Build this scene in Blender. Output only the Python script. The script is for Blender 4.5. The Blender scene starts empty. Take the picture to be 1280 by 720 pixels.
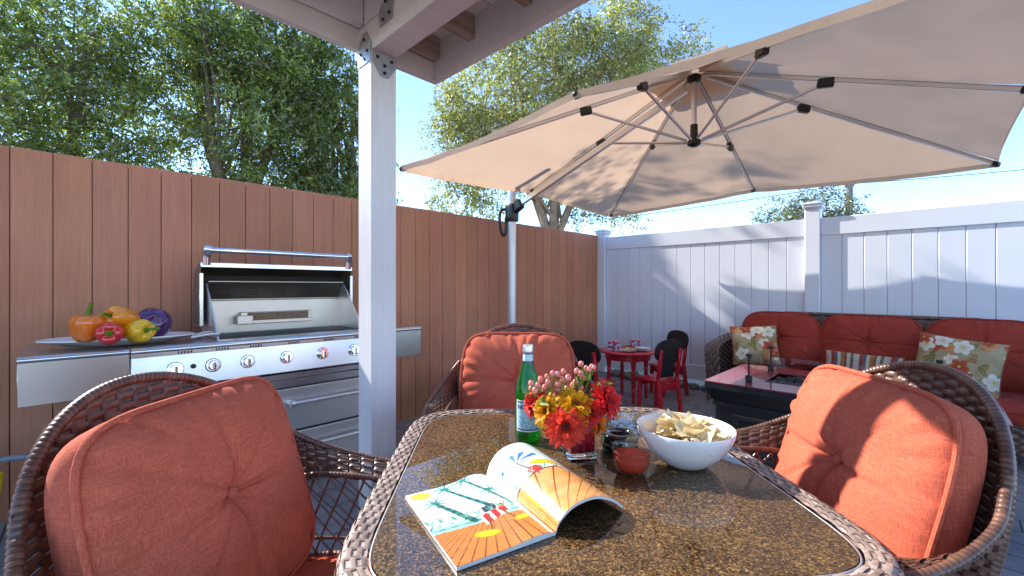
import bpy, bmesh, math, random
import numpy as np
from mathutils import Vector, Matrix, noise

random.seed(7)
RNG = np.random.default_rng(11)
PI = math.pi
scene = bpy.context.scene
COL = scene.collection
R = math.radians

# ------------------------------------------------------------------ frame of the patio
CAM_H = 1.2
FPX = 540.0
K = Vector((1.27, 6.15, 0))                    # corner where the two fences meet
U = Vector((0.697, 0.717, 0)).normalized()      # along the brown fence, towards the corner
W = Vector((U.y, -U.x, 0))                      # along the white fence, away from the corner
ROT_U = math.atan2(U.y, U.x)
ROT_W = math.atan2(W.y, W.x)
SUN_H = Vector((-0.860, 0.510, 0.70))             # towards the sun
TABLE_Z = 0.74


def at(px, py, d):
    """world point at depth d along a sight line of the camera"""
    return Vector(((px - 640) / FPX * d, d, CAM_H - (py - 358) / FPX * d))


def room(a, b, z=0):
    return K + U * a + W * b + Vector((0, 0, z))


# ------------------------------------------------------------------ objects and labels
def tag(o, label, cat, group=None, kind=None):
    if label: o['label'] = label
    if cat: o['category'] = cat
    if group: o['group'] = group
    if kind: o['kind'] = kind
    return o


def thing(name, label, cat, loc=(0, 0, 0), rotz=0, group=None):
    o = bpy.data.objects.new(name, None)
    COL.objects.link(o)
    o.location = loc
    o.rotation_euler = (0, 0, rotz)
    o.empty_display_size = 0.1
    return tag(o, label, cat, group)


def dup(o, parent=None):
    c = o.copy()
    COL.objects.link(c)
    if parent is not None:
        c.parent = parent
    for ch in list(o.children):
        dup(ch, c)
    return c


class MB:
    def __init__(self):
        self.v, self.f, self.c = [], [], []
        self.col = (1, 1, 1)

    def add(self, verts, faces, cols=None):
        n = len(self.v)
        self.v.extend([tuple(p) for p in verts])
        self.f.extend([tuple(i + n for i in fc) for fc in faces])
        if cols is None:
            self.c.extend([self.col] * len(verts))
        else:
            self.c.extend(cols)
        return self

    def box(self, c, s, rot=None, bev=0.0, seg=1):
        bm = bmesh.new()
        bmesh.ops.create_cube(bm, size=1.0)
        for v in bm.verts:
            v.co = Vector((v.co.x * s[0], v.co.y * s[1], v.co.z * s[2]))
        if bev > 0:
            bmesh.ops.bevel(bm, geom=bm.edges[:], offset=min(bev, min(s) * 0.45), segments=seg, profile=0.5, affect='EDGES')
        bm.verts.index_update()
        M = rot.to_3x3() if rot is not None else Matrix.Identity(3)
        c = Vector(c)
        self.add([M @ v.co + c for v in bm.verts], [[v.index for v in f.verts] for f in bm.faces])
        bm.free()
        return self

    def bar(self, a, b, w, h, bev=0.0, up=Vector((0, 0, 1))):
        a, b = Vector(a), Vector(b)
        d = b - a
        x = d.normalized()
        y = up.cross(x)
        if y.length < 1e-4:
            y = Vector((0, 1, 0)).cross(x)
        y.normalize()
        z = x.cross(y)
        M = Matrix((x, y, z)).transposed()
        return self.box((a + b) / 2, (d.length, w, h), M, bev)

    def tube(self, pts, r, n=8, cap=True, closed=False):
        pts = [Vector(p) for p in pts]
        m = len(pts)
        rr = r if isinstance(r, (list, tuple)) else [r] * m
        vs, fs = [], []
        prev = None
        for i, p in enumerate(pts):
            if closed:
                t = pts[(i + 1) % m] - pts[i - 1]
            else:
                t = pts[min(i + 1, m - 1)] - pts[max(i - 1, 0)]
            if t.length < 1e-9: t = Vector((0, 0, 1))
            t.normalize()
            if prev is None:
                a = Vector((0, 0, 1)) if abs(t.z) < 0.9 else Vector((1, 0, 0))
                nrm = a.cross(t).normalized()
            else:
                nrm = prev - t * prev.dot(t)
                nrm = nrm.normalized() if nrm.length > 1e-6 else Vector((1, 0, 0)).cross(t).normalized()
            prev = nrm
            bn = t.cross(nrm)
            for k in range(n):
                an = 2 * PI * k / n
                vs.append(p + (nrm * math.cos(an) + bn * math.sin(an)) * rr[i])
        for i in range(m if closed else m - 1):
            j = (i + 1) % m
            for k in range(n):
                fs.append((i * n + k, i * n + (k + 1) % n, j * n + (k + 1) % n, j * n + k))
        if cap and not closed:
            fs.append(tuple(range(n))[::-1])
            fs.append(tuple(range((m - 1) * n, m * n)))
        return self.add(vs, fs)

    def lathe(self, prof, n=32, c=(0, 0, 0), sx=1, sy=1, M=None):
        c = Vector(c)
        vs, fs = [], []
        m = len(prof)
        for (r, z) in prof:
            for k in range(n):
                a = 2 * PI * k / n
                p = Vector((r * math.cos(a) * sx, r * math.sin(a) * sy, z))
                if M is not None: p = M @ p
                vs.append(p + c)
        for i in range(m - 1):
            for k in range(n):
                fs.append((i * n + k, i * n + (k + 1) % n, (i + 1) * n + (k + 1) % n, (i + 1) * n + k))
        if prof[0][0] > 1e-6: fs.append(tuple(range(n))[::-1])
        if prof[-1][0] > 1e-6: fs.append(tuple(range((m - 1) * n, m * n)))
        return self.add(vs, fs)

    def grid(self, fn, nu, nv, closeu=False, colfn=None, flip=False):
        vs, cs, fs = [], [], []
        U_ = nu if closeu else nu + 1
        for j in range(nv + 1):
            for i in range(U_):
                u, v = i / nu, j / nv
                vs.append(fn(u, v))
                cs.append(colfn(u, v) if colfn else self.col)
        for j in range(nv):
            for i in range(nu):
                i2 = (i + 1) % U_
                q = (j * U_ + i, j * U_ + i2, (j + 1) * U_ + i2, (j + 1) * U_ + i)
                fs.append(q[::-1] if flip else q)
        return self.add(vs, fs, cs)

    def sphere(self, c, r, n=10, m=7, sc=(1, 1, 1)):
        c = Vector(c)
        return self.grid(lambda u, v: c + Vector((r * sc[0] * math.sin(PI * v) * math.cos(2 * PI * u),
                                                  r * sc[1] * math.sin(PI * v) * math.sin(2 * PI * u),
                                                  -r * sc[2] * math.cos(PI * v))), n, m, closeu=True)

    def mesh(self, name, sharp=40):
        me = bpy.data.meshes.new(name)
        me.from_pydata(self.v, [], self.f)
        ca = me.color_attributes.new('tint', 'FLOAT_COLOR', 'POINT')
        arr = np.ones((len(self.v), 4), dtype=np.float32)
        if self.v:
            arr[:, :3] = np.array(self.c, dtype=np.float32)
        ca.data.foreach_set('color', arr.ravel())
        me.polygons.foreach_set('use_smooth', [True] * len(me.polygons))
        if sharp < 180:
            me.set_sharp_from_angle(angle=R(sharp))
        me.validate()
        me.update()
        return me

    def build(self, name, mat, parent=None, sharp=40):
        me = self.mesh(name, sharp)
        me.materials.append(mat)
        o = bpy.data.objects.new(name, me)
        COL.objects.link(o)
        if parent is not None: o.parent = parent
        return o


def catmull(pts, n):
    pts = [Vector(p) for p in pts]
    out = []
    m = len(pts) - 1
    for k in range(n + 1):
        t = k / n * m
        i = min(int(t), m - 1)
        f = t - i
        p0 = pts[i - 1] if i > 0 else pts[0] * 2 - pts[1]
        p1, p2 = pts[i], pts[i + 1]
        p3 = pts[i + 2] if i + 2 <= m else pts[m] * 2 - pts[m - 1]
        out.append(0.5 * ((2 * p1) + (p2 - p0) * f + (2 * p0 - 5 * p1 + 4 * p2 - p3) * f * f + (3 * p1 - p0 - 3 * p2 + p3) * f ** 3))
    return out


def lerp(a, b, t): return a + (b - a) * t
def mix3(a, b, t): return tuple(a[i] + (b[i] - a[i]) * t for i in range(3))
def sstep(a, b, x):
    t = max(0.0, min(1.0, (x - a) / (b - a)))
    return t * t * (3 - 2 * t)


# ------------------------------------------------------------------ materials
class NT:
    def __init__(self, name):
        self.m = bpy.data.materials.new(name)
        self.m.use_nodes = True
        self.t = self.m.node_tree
        self.b = self.t.nodes['Principled BSDF']
        self.out = self.t.nodes['Material Output']

    def n(self, typ, **kw):
        nd = self.t.nodes.new(typ)
        for k, v in kw.items():
            if k.startswith('i_'):
                key = k[2:]
                nd.inputs[int(key) if key.isdigit() else key.replace('_', ' ')].default_value = v
            else:
                setattr(nd, k, v)
        return nd

    def l(self, a, b): self.t.links.new(a, b)

    def math(self, op, a, b=None, c=None):
        nd = self.t.nodes.new('ShaderNodeMath')
        nd.operation = op
        for i, x in enumerate((a, b, c)):
            if x is None: continue
            if isinstance(x, (int, float)): nd.inputs[i].default_value = x
            else: self.l(x, nd.inputs[i])
        return nd.outputs[0]

    def coord(self, scale=(1, 1, 1), rot=(0, 0, 0), which='Object'):
        tc = self.t.nodes.new('ShaderNodeTexCoord')
        mp = self.t.nodes.new('ShaderNodeMapping')
        mp.inputs['Scale'].default_value = scale
        mp.inputs['Rotation'].default_value = rot
        self.l(tc.outputs[which], mp.inputs[0])
        return mp.outputs[0]

    def noise(self, vec, scale=5, detail=4, rough=0.6, dist=0.0):
        nd = self.n('ShaderNodeTexNoise')
        nd.inputs['Scale'].default_value = scale
        nd.inputs['Detail'].default_value = detail
        nd.inputs['Roughness'].default_value = rough
        nd.inputs['Distortion'].default_value = dist
        if vec is not None: self.l(vec, nd.inputs['Vector'])
        return nd.outputs['Fac']

    def ramp(self, fac, stops, interp='LINEAR'):
        nd = self.t.nodes.new('ShaderNodeValToRGB')
        cr = nd.color_ramp
        cr.interpolation = interp
        while len(cr.elements) < len(stops): cr.elements.new(0.5)
        for e, (p, c) in zip(cr.elements, stops):
            e.position = p
            e.color = (*c, 1) if len(c) == 3 else c
        self.l(fac, nd.inputs[0])
        return nd.outputs[0]

    def mixc(self, fac, a, b, typ='MIX'):
        nd = self.t.nodes.new('ShaderNodeMix')
        nd.data_type = 'RGBA'
        nd.blend_type = typ
        for i, x in ((0, fac), (6, a), (7, b)):
            if isinstance(x, (int, float)): nd.inputs[i].default_value = x
            elif isinstance(x, tuple): nd.inputs[i].default_value = (*x, 1) if len(x) == 3 else x
            else: self.l(x, nd.inputs[i])
        return nd.outputs[2]

    def attr(self):
        nd = self.t.nodes.new('ShaderNodeAttribute')
        nd.attribute_name = 'tint'
        return nd.outputs['Color']

    def bump(self, h, strength=0.3, dist=0.01):
        nd = self.t.nodes.new('ShaderNodeBump')
        nd.inputs['Strength'].default_value = strength
        nd.inputs['Distance'].default_value = dist
        self.l(h, nd.inputs['Height'])
        self.l(nd.outputs[0], self.b.inputs['Normal'])

    def set(self, **kw):
        for k, v in kw.items():
            key = {'base': 'Base Color', 'rough': 'Roughness', 'metal': 'Metallic', 'trans': 'Transmission Weight',
                   'coat': 'Coat Weight', 'coatr': 'Coat Roughness', 'sheen': 'Sheen Weight', 'spec': 'Specular IOR Level',
                   'ior': 'IOR', 'aniso': 'Anisotropic', 'alpha': 'Alpha', 'sss': 'Subsurface Weight'}[k]
            i = self.b.inputs[key]
            if isinstance(v, (int, float)): i.default_value = v
            elif isinstance(v, tuple): i.default_value = (*v, 1)
            else: self.l(v, i)
        return self


def simple(name, base, rough=0.5, metal=0.0, var=0.15, nscale=8, bump=0.0, bscale=60, **kw):
    t = NT(name)
    vec = t.coord()
    f = t.noise(vec, nscale, 5)
    c = t.ramp(f, [(0.3, tuple(x * (1 - var) for x in base)), (0.7, tuple(min(1, x * (1 + var)) for x in base))])
    t.set(base=c, rough=rough, metal=metal, **kw)
    f2 = t.noise(vec, nscale * 3, 3)
    rr = t.n('ShaderNodeMapRange')
    rr.inputs['To Min'].default_value = max(0, rough * 0.8)
    rr.inputs['To Max'].default_value = min(1, rough * 1.2 + 0.02)
    t.l(f2, rr.inputs['Value'])
    t.l(rr.outputs[0], t.b.inputs['Roughness'])
    if bump > 0:
        t.bump(t.noise(vec, bscale, 4), bump, 0.004)
    return t.m


def painted(name, rough=0.6, bump=0.0, bscale=200, **kw):
    """colour comes from the per-vertex tint of the mesh"""
    t = NT(name)
    vec = t.coord()
    f = t.noise(vec, 30, 4)
    c = t.mixc(1.0, t.attr(), t.ramp(f, [(0.25, (0.86, 0.86, 0.86)), (0.75, (1, 1, 1))]), 'MULTIPLY')
    t.set(base=c, rough=rough, **kw)
    if bump > 0: t.bump(t.noise(vec, bscale, 3), bump, 0.003)
    return t.m


def mat_fabric(name, base):
    t = NT(name)
    a = t.noise(t.coord((520, 520, 30)), 1, 2, 0.6)
    b = t.noise(t.coord((40, 40, 640)), 1, 2, 0.6)
    g = t.noise(t.coord(), 6, 3)
    s = t.math('ADD', t.math('MULTIPLY', a, 0.6), t.math('MULTIPLY', b, 0.4))
    c1 = t.ramp(s, [(0.34, tuple(x * 0.72 for x in base)), (0.5, base), (0.66, (min(1, base[0] * 1.25), base[1] * 1.5, base[2] * 1.55))])
    c = t.mixc(1.0, c1, t.ramp(g, [(0.3, (0.82, 0.80, 0.80)), (0.7, (1.04, 1.05, 1.06))]), 'MULTIPLY')
    t.set(base=c, rough=0.9, sheen=0.04, spec=0.12)
    t.bump(t.math('ADD', s, t.math('MULTIPLY', t.noise(t.coord(), 22, 3), 1.2)), 0.35, 0.004)
    return t.m


def mat_wood(name, c0, c1, grain=(3, 3, 60), rough=0.75, bump=0.35, axis='z'):
    t = NT(name)
    g = {'z': (28, 28, 1.3), 'x': (1.3, 28, 28)}[axis]
    vec = t.coord(g)
    n1 = t.noise(vec, 1.5, 6, 0.65, 0.6)
    n2 = t.noise(t.coord(tuple(x * 5 for x in g)), 1.5, 4, 0.7)
    n3 = t.noise(t.coord(), 1.1, 3)
    s = t.math('ADD', t.math('MULTIPLY', n1, 0.6), t.math('MULTIPLY', n2, 0.4))
    c = t.ramp(s, [(0.32, c0), (0.68, c1)])
    c = t.mixc(1.0, c, t.ramp(n3, [(0.3, (0.82, 0.8, 0.8)), (0.7, (1.05, 1.05, 1.05))]), 'MULTIPLY')
    sep = t.n('ShaderNodeSeparateXYZ')
    t.l(t.coord(), sep.inputs[0])
    hgt = t.math('ADD', sep.outputs['Z'], t.math('MULTIPLY', t.noise(t.coord((6, 6, 1)), 1.5, 4), -0.35))
    dirt = t.ramp(hgt, [(0.0, (0.62, 0.58, 0.55)), (0.28, (1, 1, 1))])
    c = t.mixc(1.0, c, dirt, 'MULTIPLY')
    t.set(base=t.mixc(1.0, c, t.attr(), 'MULTIPLY'), rough=rough, spec=0.3)
    t.bump(s, bump, 0.006)
    return t.m


def mat_steel(name, base=(0.60, 0.585, 0.57), rough=0.27, streak=(1.0, 1.0, 90)):
    t = NT(name)
    f = t.noise(t.coord(streak), 3, 4, 0.7)
    sm = t.noise(t.coord(), 5, 4)
    c = t.mixc(t.ramp(sm, [(0.45, (0, 0, 0)), (0.8, (0.35, 0.35, 0.35))]), base, tuple(x * 0.72 for x in base))
    t.set(base=c, metal=0.93, aniso=0.4)
    rr = t.n('ShaderNodeMapRange')
    rr.inputs['To Min'].default_value = rough * 0.92
    rr.inputs['To Max'].default_value = rough * 1.1
    t.l(t.math('ADD', t.math('MULTIPLY', f, 0.6), t.math('MULTIPLY', sm, 0.4)), rr.inputs['Value'])
    t.l(rr.outputs[0], t.b.inputs['Roughness'])
    t.bump(f, 0.012, 0.002)
    return t.m


def mat_glass(name, col=(1, 1, 1), rough=0.0, ior=1.45):
    t = NT(name)
    f = t.noise(t.coord(), 14, 3)
    c = t.mixc(f, tuple(x * 0.97 for x in col), col)
    t.set(base=c, rough=rough, trans=1.0, ior=ior)
    return t.m


def mat_thin(name, col, haze=0.0, hazecol=(1, 1, 1), refl=0.04):
    """thin clear wall: straight-through light plus a mirror sheen that grows towards the edges"""
    t = NT(name)
    tb = t.n('ShaderNodeBsdfTransparent')
    f = t.noise(t.coord(), 9, 3)
    t.l(t.mixc(f, tuple(x * 0.96 for x in col), col), tb.inputs['Color'])
    last = tb.outputs[0]
    if haze > 0:
        tr = t.n('ShaderNodeBsdfTranslucent'); tr.inputs['Color'].default_value = (*hazecol, 1)
        m0 = t.n('ShaderNodeMixShader', i_Fac=haze)
        t.l(last, m0.inputs[1]); t.l(tr.outputs[0], m0.inputs[2]); last = m0.outputs[0]
    gl = t.n('ShaderNodeBsdfGlossy', i_Roughness=0.03)
    lw = t.n('ShaderNodeLayerWeight', i_Blend=0.5)
    fac = t.math('ADD', t.math('MULTIPLY', t.math('POWER', lw.outputs['Facing'], 4.0), 0.6), refl)
    mx = t.n('ShaderNodeMixShader')
    t.l(fac, mx.inputs[0]); t.l(last, mx.inputs[1]); t.l(gl.outputs[0], mx.inputs[2])
    t.l(mx.outputs[0], t.out.inputs['Surface'])
    return t.m


def mat_leaf(name, trans=0.45):
    t = NT(name)
    dif = t.n('ShaderNodeBsdfDiffuse')
    tr = t.n('ShaderNodeBsdfTranslucent')
    gl = t.n('ShaderNodeBsdfGlossy', i_Roughness=0.42)
    gl.inputs['Color'].default_value = (1, 1, 1, 1)
    f = t.noise(t.coord(), 1.2, 3)
    c = t.mixc(1.0, t.attr(), t.ramp(f, [(0.3, (0.75, 0.78, 0.75)), (0.7, (1.1, 1.08, 1.0))]), 'MULTIPLY')
    t.l(c, dif.inputs['Color'])
    ct = t.mixc(1.0, c, (1.5, 1.7, 0.7), 'MULTIPLY')
    t.l(ct, tr.inputs['Color'])
    m1 = t.n('ShaderNodeMixShader', i_Fac=trans)
    t.l(dif.outputs[0], m1.inputs[1]); t.l(tr.outputs[0], m1.inputs[2])
    m2 = t.n('ShaderNodeMixShader', i_Fac=0.07)
    t.l(m1.outputs[0], m2.inputs[1]); t.l(gl.outputs[0], m2.inputs[2])
    t.l(m2.outputs[0], t.out.inputs['Surface'])
    return t.m


def mat_canopy(name):
    t = NT(name)
    dif = t.n('ShaderNodeBsdfDiffuse')
    tr = t.n('ShaderNodeBsdfTranslucent')
    f = t.noise(t.coord(), 2.2, 4)
    w = t.noise(t.coord((300, 300, 300)), 1, 2)
    c = t.ramp(f, [(0.3, (0.57, 0.45, 0.36)), (0.7, (0.64, 0.51, 0.415))])
    t.l(c, dif.inputs['Color'])
    ct = t.mixc(1.0, c, (1.0, 0.88, 0.77), 'MULTIPLY')
    t.l(ct, tr.inputs['Color'])
    b = t.n('ShaderNodeBump', i_Strength=0.2, i_Distance=0.01)
    t.l(t.math('ADD', t.noise(t.coord(), 9, 4), t.math('MULTIPLY', w, 0.2)), b.inputs['Height'])
    t.l(b.outputs[0], dif.inputs['Normal'])
    m1 = t.n('ShaderNodeMixShader', i_Fac=0.42)
    t.l(dif.outputs[0], m1.inputs[1]); t.l(tr.outputs[0], m1.inputs[2])
    t.l(m1.outputs[0], t.out.inputs['Surface'])
    return t.m


def mat_pavers():
    t = NT('paver_surface')
    vec = t.coord((1, 1, 1), (0, 0, ROT_U))
    br = t.n('ShaderNodeTexBrick', offset=0.5, squash=0.75, squash_frequency=3)
    br.inputs['Scale'].default_value = 1.0
    br.inputs['Mortar Size'].default_value = 0.004
    br.inputs['Mortar Smooth'].default_value = 0.3
    br.inputs['Brick Width'].default_value = 0.30
    br.inputs['Row Height'].default_value = 0.155
    br.inputs['Color1'].default_value = (0.24, 0.24, 0.26, 1)
    br.inputs['Color2'].default_value = (0.33, 0.315, 0.31, 1)
    br.inputs['Mortar'].default_value = (0.06, 0.055, 0.05, 1)
    t.l(vec, br.inputs['Vector'])
    n1 = t.noise(t.coord(), 7, 6, 0.7)
    n2 = t.noise(t.coord(), 160, 3, 0.7)
    c = t.mixc(1.0, br.outputs['Color'], t.ramp(n1, [(0.3, (0.72, 0.72, 0.74)), (0.7, (1.1, 1.1, 1.1))]), 'MULTIPLY')
    c = t.mixc(1.0, c, t.ramp(n2, [(0.3, (0.78, 0.78, 0.78)), (0.7, (1.1, 1.1, 1.1))]), 'MULTIPLY')
    t.set(base=c, rough=0.78, spec=0.35)
    h = t.math('ADD', t.math('MULTIPLY', br.outputs['Fac'], -1.0), t.math('MULTIPLY', n2, 0.25))
    t.bump(h, 0.6, 0.006)
    return t.m


def mat_tabletop():
    t = NT('speckled_glass_top')
    n1 = t.noise(t.coord(), 230, 3, 0.75)
    n2 = t.noise(t.coord(), 100, 3, 0.6)
    n3 = t.noise(t.coord(), 9, 3, 0.6)
    s = t.math('ADD', t.math('MULTIPLY', n1, 0.62), t.math('ADD', t.math('MULTIPLY', n2, 0.28), t.math('MULTIPLY', n3, 0.10)))
    c = t.ramp(s, [(0.42, (0.006, 0.003, 0.001)), (0.49, (0.045, 0.021, 0.006)), (0.56, (0.18, 0.092, 0.026)), (0.66, (0.46, 0.28, 0.10))])
    t.set(base=c, rough=0.5, spec=0.2, coat=1.0, coatr=0.004)
    t.b.inputs['Coat IOR'].default_value = 1.52
    return t.m


def mat_wicker(name, base=(0.085, 0.038, 0.028)):
    t = NT(name)
    f = t.noise(t.coord((40, 40, 40)), 1, 3)
    c = t.mixc(1.0, t.attr(), t.ramp(f, [(0.3, tuple(x * 0.7 for x in base)), (0.7, tuple(x * 1.5 for x in base))]), 'MULTIPLY')
    t.set(base=c, rough=0.36, spec=0.6, coat=0.15, coatr=0.25)
    t.bump(t.noise(t.coord((500, 500, 500)), 1, 2), 0.15, 0.001)
    return t.m


RED = (0.60, 0.128, 0.072)
M = {}
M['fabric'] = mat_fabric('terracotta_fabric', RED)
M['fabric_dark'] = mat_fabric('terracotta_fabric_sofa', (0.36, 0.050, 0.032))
M['wicker'] = mat_wicker('brown_wicker', (0.120, 0.056, 0.036))
M['wicker_rim'] = mat_wicker('table_rim_wicker', (0.37, 0.27, 0.225))
M['brown_wood'] = mat_wood('brown_stained_boards', (0.47, 0.195, 0.112), (0.60, 0.272, 0.162), bump=0.2)
M['white_wood'] = mat_wood('white_painted_timber', (0.80, 0.765, 0.745), (0.90, 0.885, 0.875), rough=0.55, bump=0.4)
M['white_wood_x'] = mat_wood('white_painted_beam', (0.77, 0.70, 0.655), (0.89, 0.84, 0.81), rough=0.6, bump=0.35, axis='x')
M['raw_wood'] = mat_wood('weathered_rafter', (0.20, 0.12, 0.08), (0.62, 0.50, 0.42), rough=0.7, bump=0.4, axis='x')
M['vinyl'] = simple('white_vinyl', (0.70, 0.725, 0.80), 0.35, var=0.03, nscale=2, bump=0.05, bscale=8)
M['steel'] = mat_steel('brushed_steel', (0.60, 0.59, 0.585), 0.26)
M['steel_v'] = mat_steel('brushed_steel_fine', (0.84, 0.825, 0.81), 0.36, (90, 1, 1))
M['steel_dark'] = mat_steel('heat_stained_steel', (0.30, 0.27, 0.24), 0.40)
M['steel_worn'] = mat_steel('smoked_steel', (0.62, 0.56, 0.50), 0.42, (2, 2, 2))
M['chrome'] = simple('chrome', (0.78, 0.79, 0.82), 0.10, 1.0, var=0.04)
M['alu'] = simple('brushed_aluminium', (0.72, 0.71, 0.71), 0.34, 0.85, var=0.05)
M['alu_white'] = simple('pale_grey_tube', (0.70, 0.72, 0.76), 0.35, 0.3, var=0.04)
M['iron'] = simple('dark_iron', (0.02, 0.018, 0.017), 0.5, 0.4, var=0.3)
M['black'] = simple('black_plastic', (0.012, 0.012, 0.013), 0.38, var=0.3)
M['black_paint'] = simple('black_painted_wood', (0.010, 0.010, 0.011), 0.48, var=0.3, bump=0.1)
M['red_paint'] = simple('red_painted_wood', (0.52, 0.012, 0.022), 0.30, var=0.14, nscale=14, bump=0.06, coat=0.3)
M['zinc'] = simple('zinc_plate', (0.52, 0.53, 0.55), 0.4, 0.9, var=0.15, nscale=30)
M['canopy'] = mat_canopy('beige_canopy_cloth')
M['leaf'] = mat_leaf('foliage')
M['bark'] = simple('grey_brown_bark', (0.20, 0.15, 0.115), 0.9, var=0.4, nscale=9, bump=0.8, bscale=25)
M['bark_tan'] = simple('tan_bark', (0.36, 0.25, 0.17), 0.9, var=0.35, nscale=6, bump=0.8, bscale=20)
M['pavers'] = mat_pavers()
M['soil'] = simple('dry_soil', (0.26, 0.22, 0.17), 0.95, var=0.3, nscale=1.5, bump=0.5)
M['tabletop'] = mat_tabletop()
M['ceramic'] = simple('white_ceramic', (0.80, 0.79, 0.78), 0.14, var=0.02, coat=0.5)
M['glass'] = mat_glass('clear_glass', (0.97, 0.99, 0.985))
M['green_glass'] = mat_thin('green_glass', (0.05, 0.40, 0.10), 0.35, (0.03, 0.42, 0.07), 0.06)
M['thin'] = mat_thin('thin_clear_glass', (0.96, 0.985, 0.975))
M['paint'] = painted('printed_surface', 0.45)
M['page'] = painted('glossy_paper', 0.32, coat=0.25)
def mat_petal(name, trans):
    t = NT(name)
    vec = t.coord()
    c = t.mixc(1.0, t.attr(), t.ramp(t.noise(vec, 90, 3), [(0.3, (0.85, 0.85, 0.85)), (0.7, (1.05, 1.05, 1.05))]), 'MULTIPLY')
    t.set(base=c, rough=0.5, spec=0.35)
    tr = t.n('ShaderNodeBsdfTranslucent')
    t.l(c, tr.inputs['Color'])
    mx = t.n('ShaderNodeMixShader', i_Fac=trans)
    t.l(t.b.outputs[0], mx.inputs[1]); t.l(tr.outputs[0], mx.inputs[2]); t.l(mx.outputs[0], t.out.inputs['Surface'])
    return t.m


M['petal'] = mat_petal('flower_petal', 0.45)
M['veg'] = painted('vegetable_skin', 0.2, coat=0.6)
M['stemgreen'] = mat_petal('green_stem', 0.3)
M['floral'] = painted('floral_cloth', 0.9, bump=0.25, bscale=350)
M['chip'] = mat_petal('corn_chip', 0.25)
M['salsa'] = mat_petal('salsa', 0.5)
M['rock'] = simple('garden_rock', (0.17, 0.16, 0.15), 0.9, var=0.4, nscale=12, bump=0.8, bscale=20)
M['lava'] = simple('lava_rock', (0.06, 0.045, 0.042), 0.85, var=0.5, nscale=30, bump=1.0, bscale=60)
M['hose'] = simple('grey_hose', (0.16, 0.19, 0.22), 0.45, var=0.1)
M['yellow'] = simple('yellow_plastic', (0.80, 0.50, 0.015), 0.4, var=0.1)
M['timber_pole'] = simple('weathered_pole', (0.24, 0.23, 0.23), 0.85, var=0.25)
M['fire_top'] = simple('red_table_slab', (0.29, 0.045, 0.062), 0.14, var=0.25, nscale=18, coat=0.7)


# ------------------------------------------------------------------ woven surfaces
def weave(mb, P, rows, cell, amp, stake=0.30, per=6, shade=(0.7, 1.35), stakes=True):
    """true over-and-under weave: every row is a wavy strand, every column a stake. rows: (v, width, u0, u1)"""
    e = 0.004

    def nrm(u, v):
        a = P(u + e, v) - P(u - e, v)
        b = P(u, v + e) - P(u, v - e)
        n = a.cross(b)
        return n.normalized() if n.length > 1e-12 else Vector((0, 0, 1))
    for j, (v, w, u0, u1) in enumerate(rows):
        if u1 - u0 < cell * 0.4: continue
        ns = max(2, int((u1 - u0) / cell * per))
        vs, fs, cs = [], [], []
        for i in range(ns + 1):
            u = u0 + (u1 - u0) * i / ns
            ph = u / cell + j
            off = amp * math.tanh(1.8 * math.sin(PI * ph)) / 0.947
            n = nrm(u, v)
            k = int(math.floor(ph))
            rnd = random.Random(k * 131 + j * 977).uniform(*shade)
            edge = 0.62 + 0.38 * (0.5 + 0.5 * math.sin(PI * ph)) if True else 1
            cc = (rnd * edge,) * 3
            for q, dn in ((-0.5, -0.28), (-0.34, 0.0), (0.34, 0.0), (0.5, -0.28)):
                vs.append(P(u, v + q * w) + n * (off + dn * amp * (1 if off >= 0 else -1)))
                cs.append(cc)
        for i in range(ns):
            for q in range(3):
                fs.append((i * 4 + q, (i + 1) * 4 + q, (i + 1) * 4 + q + 1, i * 4 + q + 1))
        mb.add(vs, fs, cs)
    if not stakes: return
    umin = min(r[2] for r in rows); umax = max(r[3] for r in rows)
    k0, k1 = int(math.ceil(umin / cell)), int(math.floor(umax / cell))
    for k in range(k0, k1 + 1):
        u = k * cell
        seg = [r[0] for r in rows if r[2] - cell * .5 <= u <= r[3] + cell * .5]
        if len(seg) < 2: continue
        vs, fs, cs = [], [], []
        for v in seg:
            for q in (-0.5, 0.5):
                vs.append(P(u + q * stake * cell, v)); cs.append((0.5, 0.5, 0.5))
        for i in range(len(seg) - 1):
            fs.append((i * 2, i * 2 + 1, i * 2 + 3, i * 2 + 2))
        mb.add(vs, fs, cs)


def wrapped_tube(mb, pts, r, pitch=0.011, n=8, closed=False):
    """a pipe with cane wound round it"""
    pts = [Vector(p) for p in pts]
    if closed: pts = pts + [pts[0]]
    L = [0]
    for a, b in zip(pts, pts[1:]): L.append(L[-1] + (b - a).length)
    tot = L[-1]
    m = max(4, int(tot / pitch * 4))
    out, rr, cc = [], [], []
    k = 0
    for i in range(m + 1):
        s = tot * i / m
        while k < len(L) - 2 and L[k + 1] < s: k += 1
        f = (s - L[k]) / max(1e-9, L[k + 1] - L[k])
        out.append(pts[k].lerp(pts[k + 1], f))
        ph = (i % 4)
        rr.append(r * (0.93, 1.01, 1.03, 1.0)[ph])
        t = random.Random(i // 4 + 17).uniform(0.75, 1.4)
        cc.append((t * (0.45 if ph == 0 else 1),) * 3)
    st = len(mb.v)
    mb.tube(out, rr, n=n)
    for i in range(m + 1):
        for q in range(n):
            mb.c[st + i * n + q] = cc[i]


# ------------------------------------------------------------------ cushions
def outline(th, p, hw, hh):
    c, s = math.cos(th), math.sin(th)
    d = (abs(c) ** p + abs(s) ** p) ** (-1.0 / p)
    return hw * c * d, hh * s * d


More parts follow.
